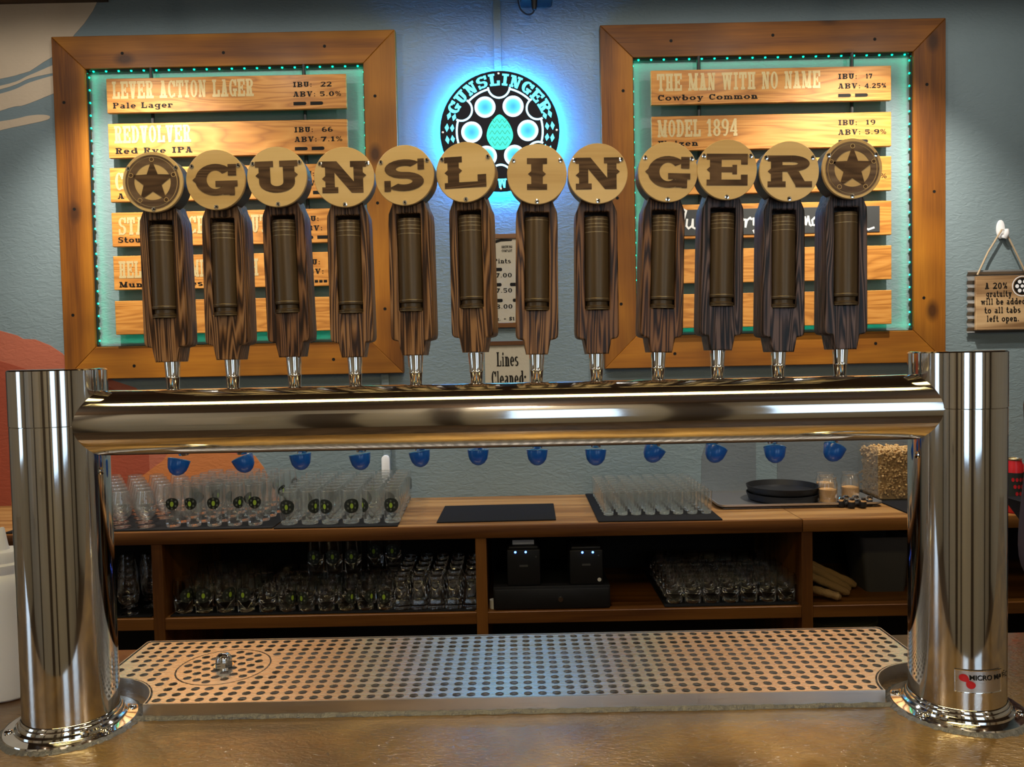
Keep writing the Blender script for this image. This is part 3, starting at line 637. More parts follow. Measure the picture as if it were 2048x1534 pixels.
# ------------------------------------------------------------------ round backlit sign, raceway, notices
SX, SZ, SR = -.032, 1.565, .277
ns = thing('round_sign', 'round black sign glowing cyan with hop cone and revolver cylinder', 'sign', (SX, YW, SZ))
link('sign_face', fill2d([circ(0, 0, SR, 64)], .012, .002), 'signface', ns, (0, -.046, 0))
ob('halo_tube', MB().tube([(.258*cos(2*pi*i/48), -.031, .258*sin(2*pi*i/48)) for i in range(48)], .006, 6, True), 'halo', ns)
yE = -.0528
def arc_poly(r0, r1, a0, a1, n=24):
    return [[(r0*cos(a), r0*sin(a)), (r1*cos(a), r1*sin(a)), (r1*cos(b), r1*sin(b)), (r0*cos(b), r0*sin(b))] for a, b in ((RAD(a0 + (a1-a0)*i/n), RAD(a0 + (a1-a0)*(i+1)/n)) for i in range(n))]
def arc_text(s, r, h, a0, a1, sty, inward=False):
    Pp, tw = text_polys(s, sty); out = []
    for p in Pp:
        q = []
        for a, b in p:
            ang = RAD(a0 + (a1-a0)*a/tw); rr = (r + b*h) if not inward else (r - b*h)
            q.append((rr*cos(ang), rr*sin(ang)))
        out.append(q)
    return out
flat(arc_text('GUNSLINGER', .212, .054, 158, 22, 'slab'), 'lettering', 'cyan', ns, yE)
flat(arc_text('BREWING', .262, .042, 238, 302, 'slab', True), 'lettering', 'cyan', ns, yE)
ol = []
for k in range(6):                                   # cylinder outline with six flutes
    a = 30 + 60*k
    ol += arc_poly(.196, .205, a + 15.5, a + 44.5, 10)
    fx, fz = .205*cos(RAD(a)), .205*sin(RAD(a))
    for i in range(14):
        b0, b1 = RAD(a + 180 - 88 + 176*i/14), RAD(a + 180 - 88 + 176*(i+1)/14)
        ol.append([(fx + .046*cos(b0), fz + .046*sin(b0)), (fx + .055*cos(b0), fz + .055*sin(b0)), (fx + .055*cos(b1), fz + .055*sin(b1)), (fx + .046*cos(b1), fz + .046*sin(b1))])
flat(ol, 'cylinder_outline', 'lit', ns, yE)
chm = None
for k in range(6):
    a = RAD(60*k + .5)
    if chm is None:
        c_ = flat([circ(0, 0, .049, 32)], 'chamber', 'chamber', ns, 0, loc=(.131*cos(a), yE, .131*sin(a))); chm = c_.data
    else: link('chamber', chm, None, ns, (.131*cos(a), yE, .131*sin(a)))
hp = ob('hop_cone', MB().prism(smooth_poly([(0, .078), (-.03, .055), (-.052, .02), (-.062, -.02), (-.05, -.055), (-.022, -.082), (.022, -.082), (.05, -.055), (.062, -.02), (.052, .02), (.03, .055)], 3), yE - .001, yE + .002), 'hop', ns)
vn = []
for zz, hw in ((.045, 1), (.02, 2), (-.008, 2), (-.036, 2), (-.06, 1)):
    for k in range(-hw, hw + 1):
        x = k*.024
        vn += [[(x - .0130, zz + .012), (x - .0106, zz + .012), (x + .0014, zz - .006), (x - .0014, zz - .006)], [(x + .0106, zz + .012), (x + .0130, zz + .012), (x + .0014, zz - .006), (x - .0014, zz - .006)]]
vn = [p for p in vn if all(abs(x) < .05 for x, z in p)]
flat(vn, 'hop_scales', plain('hop_vein', (.0, .05, .04), .5, emit=(0, .16, .11), es=1), hp, yE - .0014)
for s in (-1, 1):
    wh = []
    for k in range(5):
        ang = (180 + (-18 + 13*k)) if s < 0 else (18 - 13*k)
        for off in (-.0125, .0125):
            c0 = RAD(ang); rr = .235 + off; d = RAD(4.6)
            wh.append([(rr*cos(c0-d), rr*sin(c0-d)), ((rr+.010)*cos(c0), (rr+.010)*sin(c0)), (rr*cos(c0+d), rr*sin(c0+d)), ((rr-.010)*cos(c0), (rr-.010)*sin(c0))])
    flat(wh, 'wheat_ear', 'cyan', ns, yE)
for a in (0, 90, 180, 270):
    ob('screw', MB().lathe([(0, .003), (.005, .002), (.006, 0)], 10, (0, 0, 0), Matrix.Rotation(pi/2, 4, 'X')), 'alu', ns, (.266*cos(RAD(a)), yE, .266*sin(RAD(a))))

tag(ob('cable_raceway', MB().box(-.0523, -.017, YW - .014, YW, 1.80, 2.235), 'wall', bevel=.002), 'flat blue-painted cable raceway running up from the round sign', 'raceway')
rw = tag(ob('cable_raceway', MB().box(-.622, -.586, YW - .014, YW, -.156, .446), 'wall', bevel=.002), 'flat blue-painted cable raceway below the left menu frame', 'raceway')
tag(ob('night_light', MB().prism(rrect(-.628, -.590, -.06, .055, .018), YW - .035, YW - .014), 'white', bevel=.002), 'white rounded plug-in night light on the raceway behind the glasses', 'night light')

# device with a looped cable at the top of the wall
dv = thing('wall_speaker', 'small black device with hanging cable loop at the wall top', 'device', (.15, YW, 2.19))
ob('case', MB().box(-.075, .075, -.11, 0, -.042, .04), 'blackp', dv, bevel=.012)
ob('plug', MB().lathe([(.0, -.025), (.009, -.022), (.014, 0), (.016, .04)], 12), 'blackp', dv, (-.012, -.10, -.07))
ob('cable_loop', MB().tube(smooth_poly([(x - .15, z - 2.19) for x, z in ((.062, 2.19), (.064, 2.144), (.073, 2.106), (.095, 2.083), (.116, 2.078), (.132, 2.087), (.139, 2.107), (.139, 2.16))], 5)[:-5] and [(p[0], -.10, p[1]) for p in smooth_poly([(x - .15, z - 2.19) for x, z in ((.062, 2.19), (.064, 2.144), (.073, 2.106), (.095, 2.083), (.116, 2.078), (.132, 2.087), (.139, 2.107), (.139, 2.16))], 5)[:-5]], .0036, 6), 'blackp', dv)

# price list
pl = thing('price_list', 'parchment price list with pints prices in a thin wooden frame', 'sign', (-.017, YW, .874))
for q in ((-.082, .082, .199, .222), (-.082, .082, -.222, -.199), (-.082, -.07, -.199, .199), (.07, .082, -.199, .199)): ob('frame_rail', MB().box(q[0], q[1], -.018, 0, q[2], q[3]), 'cab', pl, bevel=.001, seg=1)
ob('sheet', MB().box(-.071, .071, -.010, -.0, -.200, .200), 'parch', pl, smooth=0)
yy = -.0108
def pz(zabs): return zabs - .874
put_text(pl, 'BREWING', .0 - .018, pz(1.028), .050, .012, 'slab', 'ink', yy); put_text(pl, 'COMPANY', -.018, pz(1.010), .050, .012, 'slab', 'ink', yy)
flat([[(-.068, pz(1.045)), (-.02, pz(1.06)), (-.02, pz(1.072)), (-.06, pz(1.062))], [(-.02, pz(1.060)), (.03, pz(1.062)), (.034, pz(1.069)), (-.02, pz(1.072))], [(-.068, pz(1.015)), (-.058, pz(1.015)), (-.05, pz(1.05)), (-.06, pz(1.05))]], 'revolver_mark', 'ink', pl, yy)
put_text(pl, 'Pints', -.056, pz(.957), .080, .022, 'wide', 'ink', yy)
for zz, xs_ in ((.920, (-.058,)), (.848, (-.062, .018)), (.773, (-.058, .030))):
    for x in xs_: flat([[(x + a, pz(zz) + b) for a, b in rrect(0, .040 if x < .02 else .038, 0, .016, .006)]], 'bullet_mark', 'ink', pl, yy)
put_text(pl, '7.00', -.050, pz(.890), .078, .021, 'wide', 'ink', yy); put_text(pl, '7.50', -.050, pz(.818), .078, .021, 'wide', 'ink', yy); put_text(pl, '8.00', -.050, pz(.742), .078, .021, 'wide', 'ink', yy)
put_text(pl, 'oz. + $1.0', -.066, pz(.686), .128, .016, 'slab', 'ink', yy)
# cleaning notice
cn = thing('cleaning_notice', 'parchment notice reading Lines Cleaned under the price list', 'sign', (-.020, YW, .44))
for q in ((.128, .148), (-.148, -.128)): ob('frame_rail', MB().box(-.108, .108, -.018, 0, q[0], q[1]), 'cab', cn, bevel=.001, seg=1)
ob('sheet', MB().box(-.106, .106, -.010, 0, -.130, .130), 'parch', cn, smooth=0)
put_text(cn, 'Lines', -.050, .028, .104, .068, 'lean', 'ink', yy); put_text(cn, 'Cleaned:', -.076, -.062, .165, .068, 'lean', 'ink', yy)
# gratuity sign
gs = thing('gratuity_sign', 'small hanging wooden gratuity sign on corrugated metal, right wall', 'sign', (2.318, YW, .73))
cr_ = []
for k in range(37): cr_.append((-.152, .147 - k*.00817, k))
cm = MB()
for k in range(36):
    z0, z1 = .147 - k*.00817, .147 - (k+1)*.00817
    y0, y1 = -.020 - .006*sin(k*pi/2.25), -.020 - .006*sin((k+1)*pi/2.25)
    cm.add([(-.152, y0, z0), (.16, y0, z0), (.16, y1, z1), (-.152, y1, z1), (-.152, y0+.002, z0), (.16, y0+.002, z0), (.16, y1+.002, z1), (-.152, y1+.002, z1)], [(0, 3, 2, 1), (4, 5, 6, 7), (0, 4, 7, 3), (1, 2, 6, 5)])
ob('corrugated_sheet', cm, 'galv', gs)
ob('sign_board', MB().box(-.122, .15, -.042, -.026, -.136, .118), 'signwood', gs, bevel=.002, seg=1)
ys = -.0426
for s, x, z, w in (('A 20%', -.075, .058, .098), ('gratuity', -.070, .021, .112), ('will be added', -.094, -.016, .196), ('to all tabs', -.077, -.056, .158), ('left open.', -.066, -.096, .142)): put_text(gs, s, x - .006, z - .002, w*1.07, .030, 'slab', 'ink', ys)
emb = flat(arc_poly(.044, .048, 0, 360, 30), 'emblem', 'white', gs, ys, loc=(.094, 0, .067))
flat([circ(0, 0, .040, 24)], 'emblem_disc', 'ink', emb, ys)
flat([circ(.024*cos(RAD(60*k)), .024*sin(RAD(60*k)), .0092, 12) for k in range(6)] + [circ(0, 0, .008, 10)], 'emblem_dots', 'white', emb, ys - .0004)
ob('hanging_cord', MB().tube([(-.112, -.034, .124), (-.06, -.03, .23), (.008, -.026, .335), (.020, -.026, .335), (.07, -.03, .23), (.118, -.034, .124)], .0042, 7), 'twine', gs)
hk = thing('wall_hook', 'white plastic hook holding the gratuity sign cord', 'hook', (2.331, YW, 1.065))
ob('hook_plate', MB().prism([(.020*cos(a), .045*sin(a) + .004) for a in [2*pi*i/24 for i in range(24)]], -.012, 0), 'white', hk, bevel=.004)
ob('hook_tip', MB().tube([(.008, -.010, -.030), (.012, -.026, -.034), (.012, -.034, -.018), (.012, -.034, .002)], [.010, .011, .012, .009], 10), 'white', hk)

# ------------------------------------------------------------------ back bar: worktops, cabinet, shelf
zc = -.156; YF = 1.99
for x0, x1, lb in ((-3.2, 1.147, 'long pine worktop of the back bar under the glasses'), (1.150, 3.0, 'short pine worktop at the right end under the sheet pan')):
    w_ = tag(ob('worktop', MB().box(-(x1-x0)/2, (x1-x0)/2, YF + .019, YW - .004, zc - .05, zc), 'top', None, ((x0+x1)/2, 0, 0), smooth=0), lb, 'worktop')
    ob('front_edge', MB().box(-(x1-x0)/2, (x1-x0)/2, YF, YF + .0188, zc - .05, zc), 'cab', w_, bevel=.002)  # redder pine strip, also darker to paint in the edge's weaker light
cab = thing('back_bar_cabinet', 'open pine shelving unit below the back bar worktop', 'cabinet', (0, 0, -ZB))
zsh = -.506 + ZB
for x in (-2.75, -1.432, -.135, 1.168, 2.55): ob('divider', MB().box(-.022, .022, YF + .004, YW - .03, 0, ZB - .206), 'cabz', cab, (x, 0, 0), bevel=.002, seg=1)
for x0, x1 in ((-2.728, -1.454), (-1.410, -.157), (-.113, 1.146), (1.190, 2.528)):
    ob('shelf', MB().box(-(x1-x0)/2, (x1-x0)/2, YF + .006, YW - .03, zsh - .048, zsh), 'cab', cab, ((x0+x1)/2, 0, 0), bevel=.002, seg=1)
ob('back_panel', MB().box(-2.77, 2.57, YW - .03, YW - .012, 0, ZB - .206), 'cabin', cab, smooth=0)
# bar mats
def mat_(name, poly, z, label):
    return tag(ob(name, MB().slab(poly, z, z + .006), 'black', bevel=.0015, seg=1), label, 'bar mat', 'black rubber bar mats')
mat_('bar_mat', [(-2.05, 2.015), (-.972, 2.015), (-.972, 2.60), (-2.05, 2.60)], zc, 'black rubber bar mat under snifters and tall printed glasses')
mat_('bar_mat', [(-.965, 2.005), (-.467, 2.005), (-.495, 2.62), (-.955, 2.62)], zc, 'black rubber bar mat under the central block of printed glasses')
mat_('bar_mat', [(-.316, 2.055), (.171, 2.065), (.178, 2.405), (-.311, 2.397)], zc, 'empty black rubber bar mat in the middle of the worktop')
mat_('bar_mat', [(.338, 2.012), (.834, 2.004), (.84, 2.63), (.342, 2.635)], zc, 'black rubber bar mat under the small clear tumblers')
mat_('bar_mat', [(1.60, 2.06), (1.98, 2.06), (1.98, 2.60), (1.60, 2.60)], zc, 'black rubber bar mat under the tub of peanuts')
zs = -.506

# ------------------------------------------------------------------ glassware
def glass_mesh(name, outer, base_t, wall=.0022, n=20):
    """outer profile from the foot up; inner wall follows it down to a thick base"""
    (ra, za), (rb, zb_) = outer[-2:]; outer = outer[:-1] + [(rb + (ra-rb)*.0035/(zb_-za), zb_ - .0035), (rb, zb_)]
    inner = [(max(r - wall, .001), z) for r, z in outer if z > base_t]
    prof = [(0, outer[0][1])] + outer + inner[::-1] + [(0, base_t + .002)]
    me = MB().lathe(prof, n).mesh(name, smooth=50)
    for k in ('glass', 'crystal', 'rim'): me.materials.append(MT[k])
    top = max(z for r, z in outer)
    for p in me.polygons: p.material_index = 1 if p.center.z < base_t + .0015 else (2 if p.center.z > top - .0034 else 0)
    return me
def print_patch(r0, r1, z0, z1, half, n=10, m=6):
    """oval patch bent round the glass"""
    mb = MB(); v = []; f = []
    v.append((None,)); 
    zc_, zh = (z0+z1)/2, (z1-z0)/2
    pts = [(0, 0)] + [(cos(2*pi*i/16), sin(2*pi*i/16)) for i in range(16)] 
    def P(u, w):
        z = zc_ + w*zh; r = r0 + (r1-r0)*(z-z0)/(z1-z0); a = -pi/2 + u*half
        return (r*cos(a), r*sin(a), z)
    rings = [0, .34, .67, 1]
    vv = [P(0, 0)]; ff = []
    for k in rings[1:]: vv += [P(k*cos(2*pi*i/16), k*sin(2*pi*i/16)) for i in range(16)]
    for i in range(16): ff.append((0, 1+i, 1+(i+1) % 16))
    for k in range(2):
        for i in range(16): ff.append((1+k*16+i, 1+(k+1)*16+i, 1+(k+1)*16+(i+1) % 16, 1+k*16+(i+1) % 16))
    me = bpy.data.meshes.new('print'); me.from_pydata(vv, [], ff); return me
def print_marks(r, z, kind):
    mb = MB()
    def dot(a0, zz, s, sz):
        q = []
        for i in range(10):
            a = -pi/2 + a0 + s*cos(2*pi*i/10); q.append((r*cos(a), r*sin(a), zz + sz*sin(2*pi*i/10)))
        mb.add(q, [tuple(range(10))])
    if kind == 'hop': dot(0, z, .17, .011)
    else:
        for k in range(6): dot(.42*cos(RAD(60*k+30)), z + .018*sin(RAD(60*k+30)), .10, .0045)
    me = bpy.data.meshes.new('print'); me.from_pydata(mb.v, [], mb.f); return me
MT['pgrey'] = plain('print_pale', (.09, .10, .075), .5)
PINT = [(.026, 0), (.028, .002), (.0285, .012), (.031, .05), (.0362, .105), (.0372, .125), (.0362, .150), (.0352, .168)]
BTUM = [(.030, 0), (.033, .002), (.034, .010), (.0375, .06), (.0385, .09), (.037, .12), (.0355, .138)]
STUM = [(.018, 0), (.0205, .002), (.021, .012), (.0245, .055), (.0262, .095)]
SNIF = [(.034, 0), (.034, .003), (.008, .007), (.006, .016), (.008, .026), (.022, .034), (.036, .050), (.0425, .075), (.041, .105), (.034, .135), (.0315, .150)]
LTUM = [(.028, 0), (.031, .002), (.032, .010), (.0355, .05), (.0365, .075), (.035, .108)]
FLUT = [(.0335, 0), (.0338, .002), (.033, .02), (.030, .05), (.024, .085), (.022, .105), (.0245, .12), (.0265, .132), (.0265, .138)]
KT = {}; DIM = {}
def kind(key, prof, base, pr=None):
    KT[key] = (glass_mesh(key, prof, base), pr)
kind('pint', PINT, .012, (.0345, .0385, .072, .122, .72)); kind('tumbler', BTUM, .010, (.0378, .0388, .045, .105, .85))
kind('small', STUM, .010); kind('snifter', SNIF, .030); kind('low', LTUM, .010, (.0355, .0370, .03, .085, .8))
kind('flute', FLUT, .130)
PM = {}
for k in ('pint', 'tumbler', 'low'):
    a = KT[k][1]; r = max(a[0], a[1]) + .0006
    PM[k] = (print_patch(a[0]+.0004, a[1]+.0004, a[2], a[3], a[4]), print_marks(r, (a[2]+a[3])/2, 'hop'), print_marks(r, (a[2]+a[3])/2, 'dot'))
def put_glass(key, name, x, y, z, label, cat, group, printed=None, rot=0):
    me, pr = KT[key]
    if z < zc - .1:                               # glasses down in the dim shelf: all thick clear glass
        if key not in DIM:
            DIM[key] = me.copy(); DIM[key].materials.clear(); DIM[key].materials.append(MT['crystal'])
            for p in DIM[key].polygons: p.material_index = 0
        me = DIM[key]
    o = link(name, me, 'glass', None, (x, y, z)); o.rotation_euler = (0, 0, rot); tag(o, label, cat, group)
    if pr and printed:
        p = link('print', PM[key][0], 'pblack', o); q = link('print_hop', PM[key][1], 'green', p); link('print_dots', PM[key][2], 'pgrey', p)
    return o
def row_word(r, n): return 'front row' if r == 0 else ('back row' if r == n - 1 else '%s row back' % ORD[r])
def block(key, name, x0, dx, nx, y0, dy, ny, z, noun, where, cat, group, printed=True, skew=0, skip=None):
    for r in range(ny):
        for c in range(nx):
            if skip and skip(c, r): continue
            x = x0 + c*dx + skew*r + random.uniform(-.001, .001); y = y0 + r*dy + random.uniform(-.0015, .0015)
            put_glass(key, name, x, y, z, '%s %s, %s from left, %s' % (noun, where, ORD[c], row_word(r, ny)), cat, group, printed and random.random() < (.85 if r == 0 else .5), random.choice((0, .3, -.35, .9, -1.0) if r == 0 else (1.2, -1.2, 2.4, 3.1, -2.2)))
ZM = zc + .0062
block('pint', 'pint_glass', -1.3935, .0836, 5, 2.075, .084, 6, ZM, 'tall printed glass', 'beside the snifters', 'glass', 'tall printed glasses on the left mat', skew=.004)
block('tumbler', 'beer_glass', -.921, .0846, 6, 2.075, .081, 7, ZM, 'printed beer glass', 'in the central block', 'glass', 'printed beer glasses on the central mat', skew=-.0035)
block('small', 'tumbler', .392, .0580, 8, 2.125, .061, 8, ZM, 'small clear tumbler', 'on the right mat', 'glass', 'small clear tumblers on the right mat', printed=False)
for r in range(6):
    for c in range(5):
        x = -1.905 + c*.100 + (.05 if r % 2 else 0); y = 2.072 + r*.088
        if x > -1.47: continue
        put_glass('snifter', 'snifter', x, y, ZM, 'clear stemmed snifter, %s from left, %s, left end of worktop' % (ORD[c], row_word(r, 6)), 'glass', 'snifters at the left end of the worktop')
# lower shelf
for r in range(5):
    for c in range(4):
        put_glass('snifter', 'snifter', -1.845 + c*.1 + (.05 if r % 2 else 0) - .03, 2.045 + r*.1, zs + .0062, 'clear stemmed snifter on lower shelf, %s from left, %s' % (ORD[c], row_word(r, 5)), 'glass', 'snifters on the lower left shelf')
def shelf_mat(x0, x1, label): mat_('shelf_mat', [(x0, 2.012), (x1, 2.012), (x1, 2.55), (x0, 2.55)], zs, label)
shelf_mat(-2.0, -1.47, 'thin black liner under the snifters on the lower left shelf')
shelf_mat(-1.395, -.165, 'thin black liner under printed glasses on the lower shelf')
shelf_mat(.60, 1.14, 'thin black liner under dim tumblers on lower right shelf')
block('tumbler', 'beer_glass', -1.358, .0855, 4, 2.058, .084, 4, zs + .0062, 'dim printed glass', 'left group on lower shelf', 'glass', 'printed glasses on the lower shelf, left')
block('low', 'short_glass', -1.0125, .0800, 7, 2.052, .082, 5, zs + .0062, 'short printed glass', 'middle of lower shelf', 'glass', 'short printed glasses on the lower shelf')
block('flute', 'tall_glass', -.4636, .0705, 5, 2.052, .078, 5, zs + .0062, 'flared clear glass stored upside down', 'lower shelf', 'glass', 'flared glasses stored upside down', printed=False)
for i, (x, r) in enumerate(((-.852, 2), (-.772, 2), (-.692, 2), (-.612, 3), (-.532, 3))):
    put_glass('tumbler', 'beer_glass', -1.0125 + .0800*(2 + i), 2.052 + .082*r, zs + .0062 + .1085, 'printed glass stacked on others on lower shelf, %s from left' % ORD[i], 'glass', 'second tier of glasses on the lower shelf', True, 0)
block('low', 'dim_tumbler',   .648, .0765, 7, 2.062, .078, 6, zs + .0062, 'dim clear tumbler', 'right of the cash drawer', 'glass', 'dim tumblers on the lower right shelf', printed=False)

# ------------------------------------------------------------------ right end of the worktop
pan = thing('sheet_pan', 'silver rimmed sheet pan holding trays and jars', 'pan', (1.225, 2.475, zc))
ob('pan_base', MB().box(-.33, .33, -.25, .27, .001, .004), 'tin', pan, smooth=0)
o_ = rrect(-.345, .345, -.262, .285, .03); i_ = rrect(-.325, .325, -.245, .268, .02)
pm = MB(); n = len(o_)
vs2 = [(x, y, .004) for x, y in i_] + [(x, y, .022) for x, y in o_] + [(x*1.02, y*1.02, .022) for x, y in o_] + [(x*1.02, y*1.02, .014) for x, y in o_] + [(x*.98, y*.98, .0) for x, y in i_]
fs2 = [(k*n + i, k*n + (i+1) % n, (k+1)*n + (i+1) % n, (k+1)*n + i) for k in range(4) for i in range(n)]
pm.add(vs2, fs2); ob('pan_rim', pm, 'alu', pan)
rt = []
for k, lb in ((0, 'lower'), (1, 'upper')):
    o = ob('round_tray', MB().lathe([(0, 0), (.135, 0), (.148, .006), (.158, .034), (.154, .034), (.145, .010), (.13, .006), (0, .006)], 48), 'blackp', None, (1.208, 2.40, zc + .0045 + k*.032))
    tag(o, '%s of two stacked round black serving trays on the sheet pan' % lb, 'tray', 'stacked round trays')
JARO = [(.036, 0), (.039, .004), (.040, .02), (.040, .085), (.036, .098), (.034, .105), (.0365, .107), (.0365, .115)]
for i, (x, y, fh, lb) in enumerate(((1.372, 2.30, .060, 'nearest glass jar of orange grain by the shakers'), (1.400, 2.40, .072, 'glass jar of orange grain behind the nearest jar'), (1.512, 2.40, .050, 'glass jar of orange grain beside the peanut tub'))):
    j = thing('grain_jar', lb, 'jar', (x, y, zc + .0045), group='jars of grain on the sheet pan')
    link('jar_glass', glass_mesh('jar', JARO, .006), 'jar', j)
    g = ob('grain', MB().lathe([(0, .007), (.0355, .007), (.0370, .02), (.0370, fh), (.02, fh + .004), (0, fh + .003)], 24), 'grain', j)
for i, (x, y) in enumerate(((1.395, 2.215), (1.430, 2.250), (1.428, 2.19), (1.470, 2.245), (1.476, 2.19), (1.520, 2.23))):
    o = thing('shaker', '%s black shaker with domed chrome cap from the left' % ORD[i], 'shaker', (x, y, zc + .0045), group='small shakers on the sheet pan')
    ob('shaker_body', MB().lathe([(.0, 0), (.015, 0), (.016, .004), (.015, .022), (.013, .026)], 16), 'blackp', o)
    ob('shaker_cap', MB().lathe([(.0155, .024), (.0165, .026), (.0160, .034), (.011, .040), (0, .042)], 16), 'chrome', o)
tub = thing('peanut_tub', 'square clear tub full of peanuts in shells', 'tub', (1.70, 2.41, zc + .006))
ob('tub_wall', MB().box(-.105, .105, -.10, -.097, 0, .235).box(-.105, .105, .097, .10, 0, .235).box(-.105, -.102, -.097, .097, 0, .235).box(.102, .105, -.097, .097, 0, .235).box(-.105, .105, -.10, .10, 0, .003), 'jar', tub, smooth=0)
nutm = MB().lathe([(0, -.0125), (.0045, -.011), (.0058, -.006), (.0042, -.0005), (.0058, .005), (.0045, .0105), (0, .0125)], 7)
big = MB(); rnd = random.Random(3)
for k in range(900):
    face = rnd.random()
    z = rnd.uniform(.012, .212)
    if face < .42: px, py = rnd.uniform(-.09, .09), rnd.uniform(-.09, -.082)
    elif face < .72: px, py = rnd.uniform(-.094, -.086), rnd.uniform(-.09, .09)
    elif face < .8: px, py = rnd.uniform(.086, .094), rnd.uniform(-.09, .09)
    else: px, py, z = rnd.uniform(-.09, .09), rnd.uniform(-.09, .09), rnd.uniform(.205, .220)
    R_ = Matrix.Rotation(rnd.uniform(0, 6.3), 4, 'Z') @ Matrix.Rotation(rnd.uniform(0, 3.1), 4, 'X')
    vv = [R_ @ Vector(q) for q in nutm.v]
    big.add([(v.x + px, v.y + py, v.z + z) for v in vv], nutm.f)
pk = ob('peanuts', big, 'pnut', tub, smooth=60); pk['kind'] = 'stuff'
ob('peanut_core', MB().box(-.088, .088, -.084, .088, .005, .205), 'pnut', tub, smooth=0)
def can(x, y, label):
    o = thing('beer_can', label, 'can', (x, y, zc), group='printed cans at the right end')
    ob('can_body', MB().lathe([(0, .002), (.026, 0), (.033, .010), (.033, .195), (.027, .212), (.0275, .216)], 24), 'red', o)
    ob('can_label', MB().lathe([(.0334, .055), (.0334, .165)], 24, cap=False), 'pblack', o)
    ob('can_lid', MB().lathe([(.0275, .214), (.0285, .220), (.026, .222), (.024, .217), (0, .217)], 24), 'brass', o)
    dd = MB()
    for a, zz in ((-90, .11), (-66, .11), (-114, .11), (-78, .138), (-102, .138), (-78, .082), (-102, .082), (-126, .138), (-54, .138)):
        dd.add([(.0339*cos(RAD(a) + .17*cos(q*pi/4)), .0339*sin(RAD(a) + .17*cos(q*pi/4)), zz + .0085*sin(q*pi/4)) for q in range(8)], [tuple(range(8))])
    ob('can_dots', dd, 'red', o, smooth=0)
can(2.022, 2.045, 'left red and black printed can at the right end'); can(2.094, 2.035, 'right red and black printed can at the right end')

# ------------------------------------------------------------------ lower shelf, right of centre
dr = thing('cash_drawer', 'black metal cash drawer with a round lock', 'cash drawer', (.146, 2.02, zs))
ob('drawer_body', MB().box(-.236, .236, .004, .42, 0, .093), 'blackp', dr, bevel=.003)
ob('drawer_front', MB().box(-.230, .230, -.008, .003, .004, .084), 'blackp', dr, bevel=.003)
ob('lock', MB().lathe([(.0, .006), (.010, .006), (.011, 0)], 16, (0, 0, 0), Matrix.Rotation(pi/2, 4, 'X')), 'chrome', dr, (.035, -.008, .042))
def printer(x, h, label, paper):
    p = thing('receipt_printer', label, 'printer', (x, 2.03, zs + .0935), group='receipt printers on the cash drawer')
    ob('printer_case', MB().box(-.067, .067, 0, .19, 0, h), 'blackp', p, bevel=.006)
    ob('printer_lid', MB().box(-.060, .060, .006, .15, h - .002, h + .012), 'blackp', p, bevel=.005)
    for s in (-1, 1): ob('status_light', MB().lathe([(0, .003), (.0035, .002), (.0045, 0)], 10, (0, 0, 0), Matrix.Rotation(pi/2, 4, 'X')), 'ledb', p, (s*.021 - (.012 if paper else -.006), -.0005, h - .010))
    ob('nameplate', MB().box(-.017, .017, -.0015, 0, .078, .086), 'grey', p, smooth=0)
    ob('feed_button', MB().lathe([(0, .002), (.0035, .0015), (.004, 0)], 10, (0, 0, 0), Matrix.Rotation(pi/2, 4, 'X')), 'grey', p, (.05, 0, .118))
    if paper: ob('paper', MB().box(-.044, .044, .04, .0408, h, h + .030), 'paper', p, smooth=0)
    return p
printer(.035, .148, 'black receipt printer with white paper sticking out', True)
p2 = printer(.288, .142, 'black receipt printer with bright blue lights, no paper', False)
ob('sticker', MB().lathe([(0, .001), (.008, .001), (.008, 0)], 12, (0, 0, 0), Matrix.Rotation(pi/2, 4, 'X')), 'paper', p2, (.052, 0, .02))
tag(ob('paper_roll', MB().lathe([(.006, 0), (.019, 0), (.019, .034), (.006, .034)], 20), 'paper', None, (-.088, 2.05, zs)), 'small pale paper roll beside the shelf divider', 'paper roll')
# rolled bristly things and grey bin
for i, (a, b_, r) in enumerate((((1.205, 2.145, -.375), (1.40, 2.145, -.487), .019), ((1.205, 2.095, -.408), (1.375, 2.095, -.488), .017), ((1.205, 2.05, -.452), (1.32, 2.045, -.4885), .0165), ((1.22, 2.20, -.378), (1.445, 2.195, -.486), .019))):
    pts = [Vector(a).lerp(Vector(b_), k/10) for k in range(11)]
    base = Vector(pts[-1]); mb = MB().tube([p - base for p in pts], [r*(.6 if k in (0, 10) else 1 + .08*sin(k*2.1 + i)) for k in range(11)], 12)
    tag(ob('bristle_brush', mb, 'tan', None, tuple(base)), 'tan bristly roll leaning on the lower right shelf, %s from left' % ORD[i], 'brush', 'tan rolls on the lower right shelf')
bn = MB(); o1 = rrect(-.075, .090, -.09, .09, .02); o2 = rrect(-.105, .105, -.11, .11, .025); n = len(o1)
bn.add([(x, y, 0) for x, y in o1] + [(x, y, .235) for x, y in o2] + [(x*.96, y*.96, .235) for x, y in o2] + [(x*.95, y*.95, .005) for x, y in o1],
       [tuple(range(n-1, -1, -1))] + [(k*n + i, k*n + (i+1) % n, (k+1)*n + (i+1) % n, (k+1)*n + i) for k in range(3) for i in range(n)] + [tuple(3*n + i for i in range(n))])
tag(ob('storage_bin', bn, 'grey', None, (1.555, 2.25, zs)), 'tapered grey plastic bin on the lower right shelf', 'bin')
tag(ob('cardboard_box', MB().box(-.12, .12, -.15, .15, 0, .20), plain('cardboard', (.17, .10, .045), .8), None, (1.80, 2.30, zs), bevel=.003), 'brown cardboard box behind the right steel column', 'box')
lid = thing('waste_bin', 'waste bin with olive lid under the lower shelf', 'bin', (1.39, 2.29, -ZB))
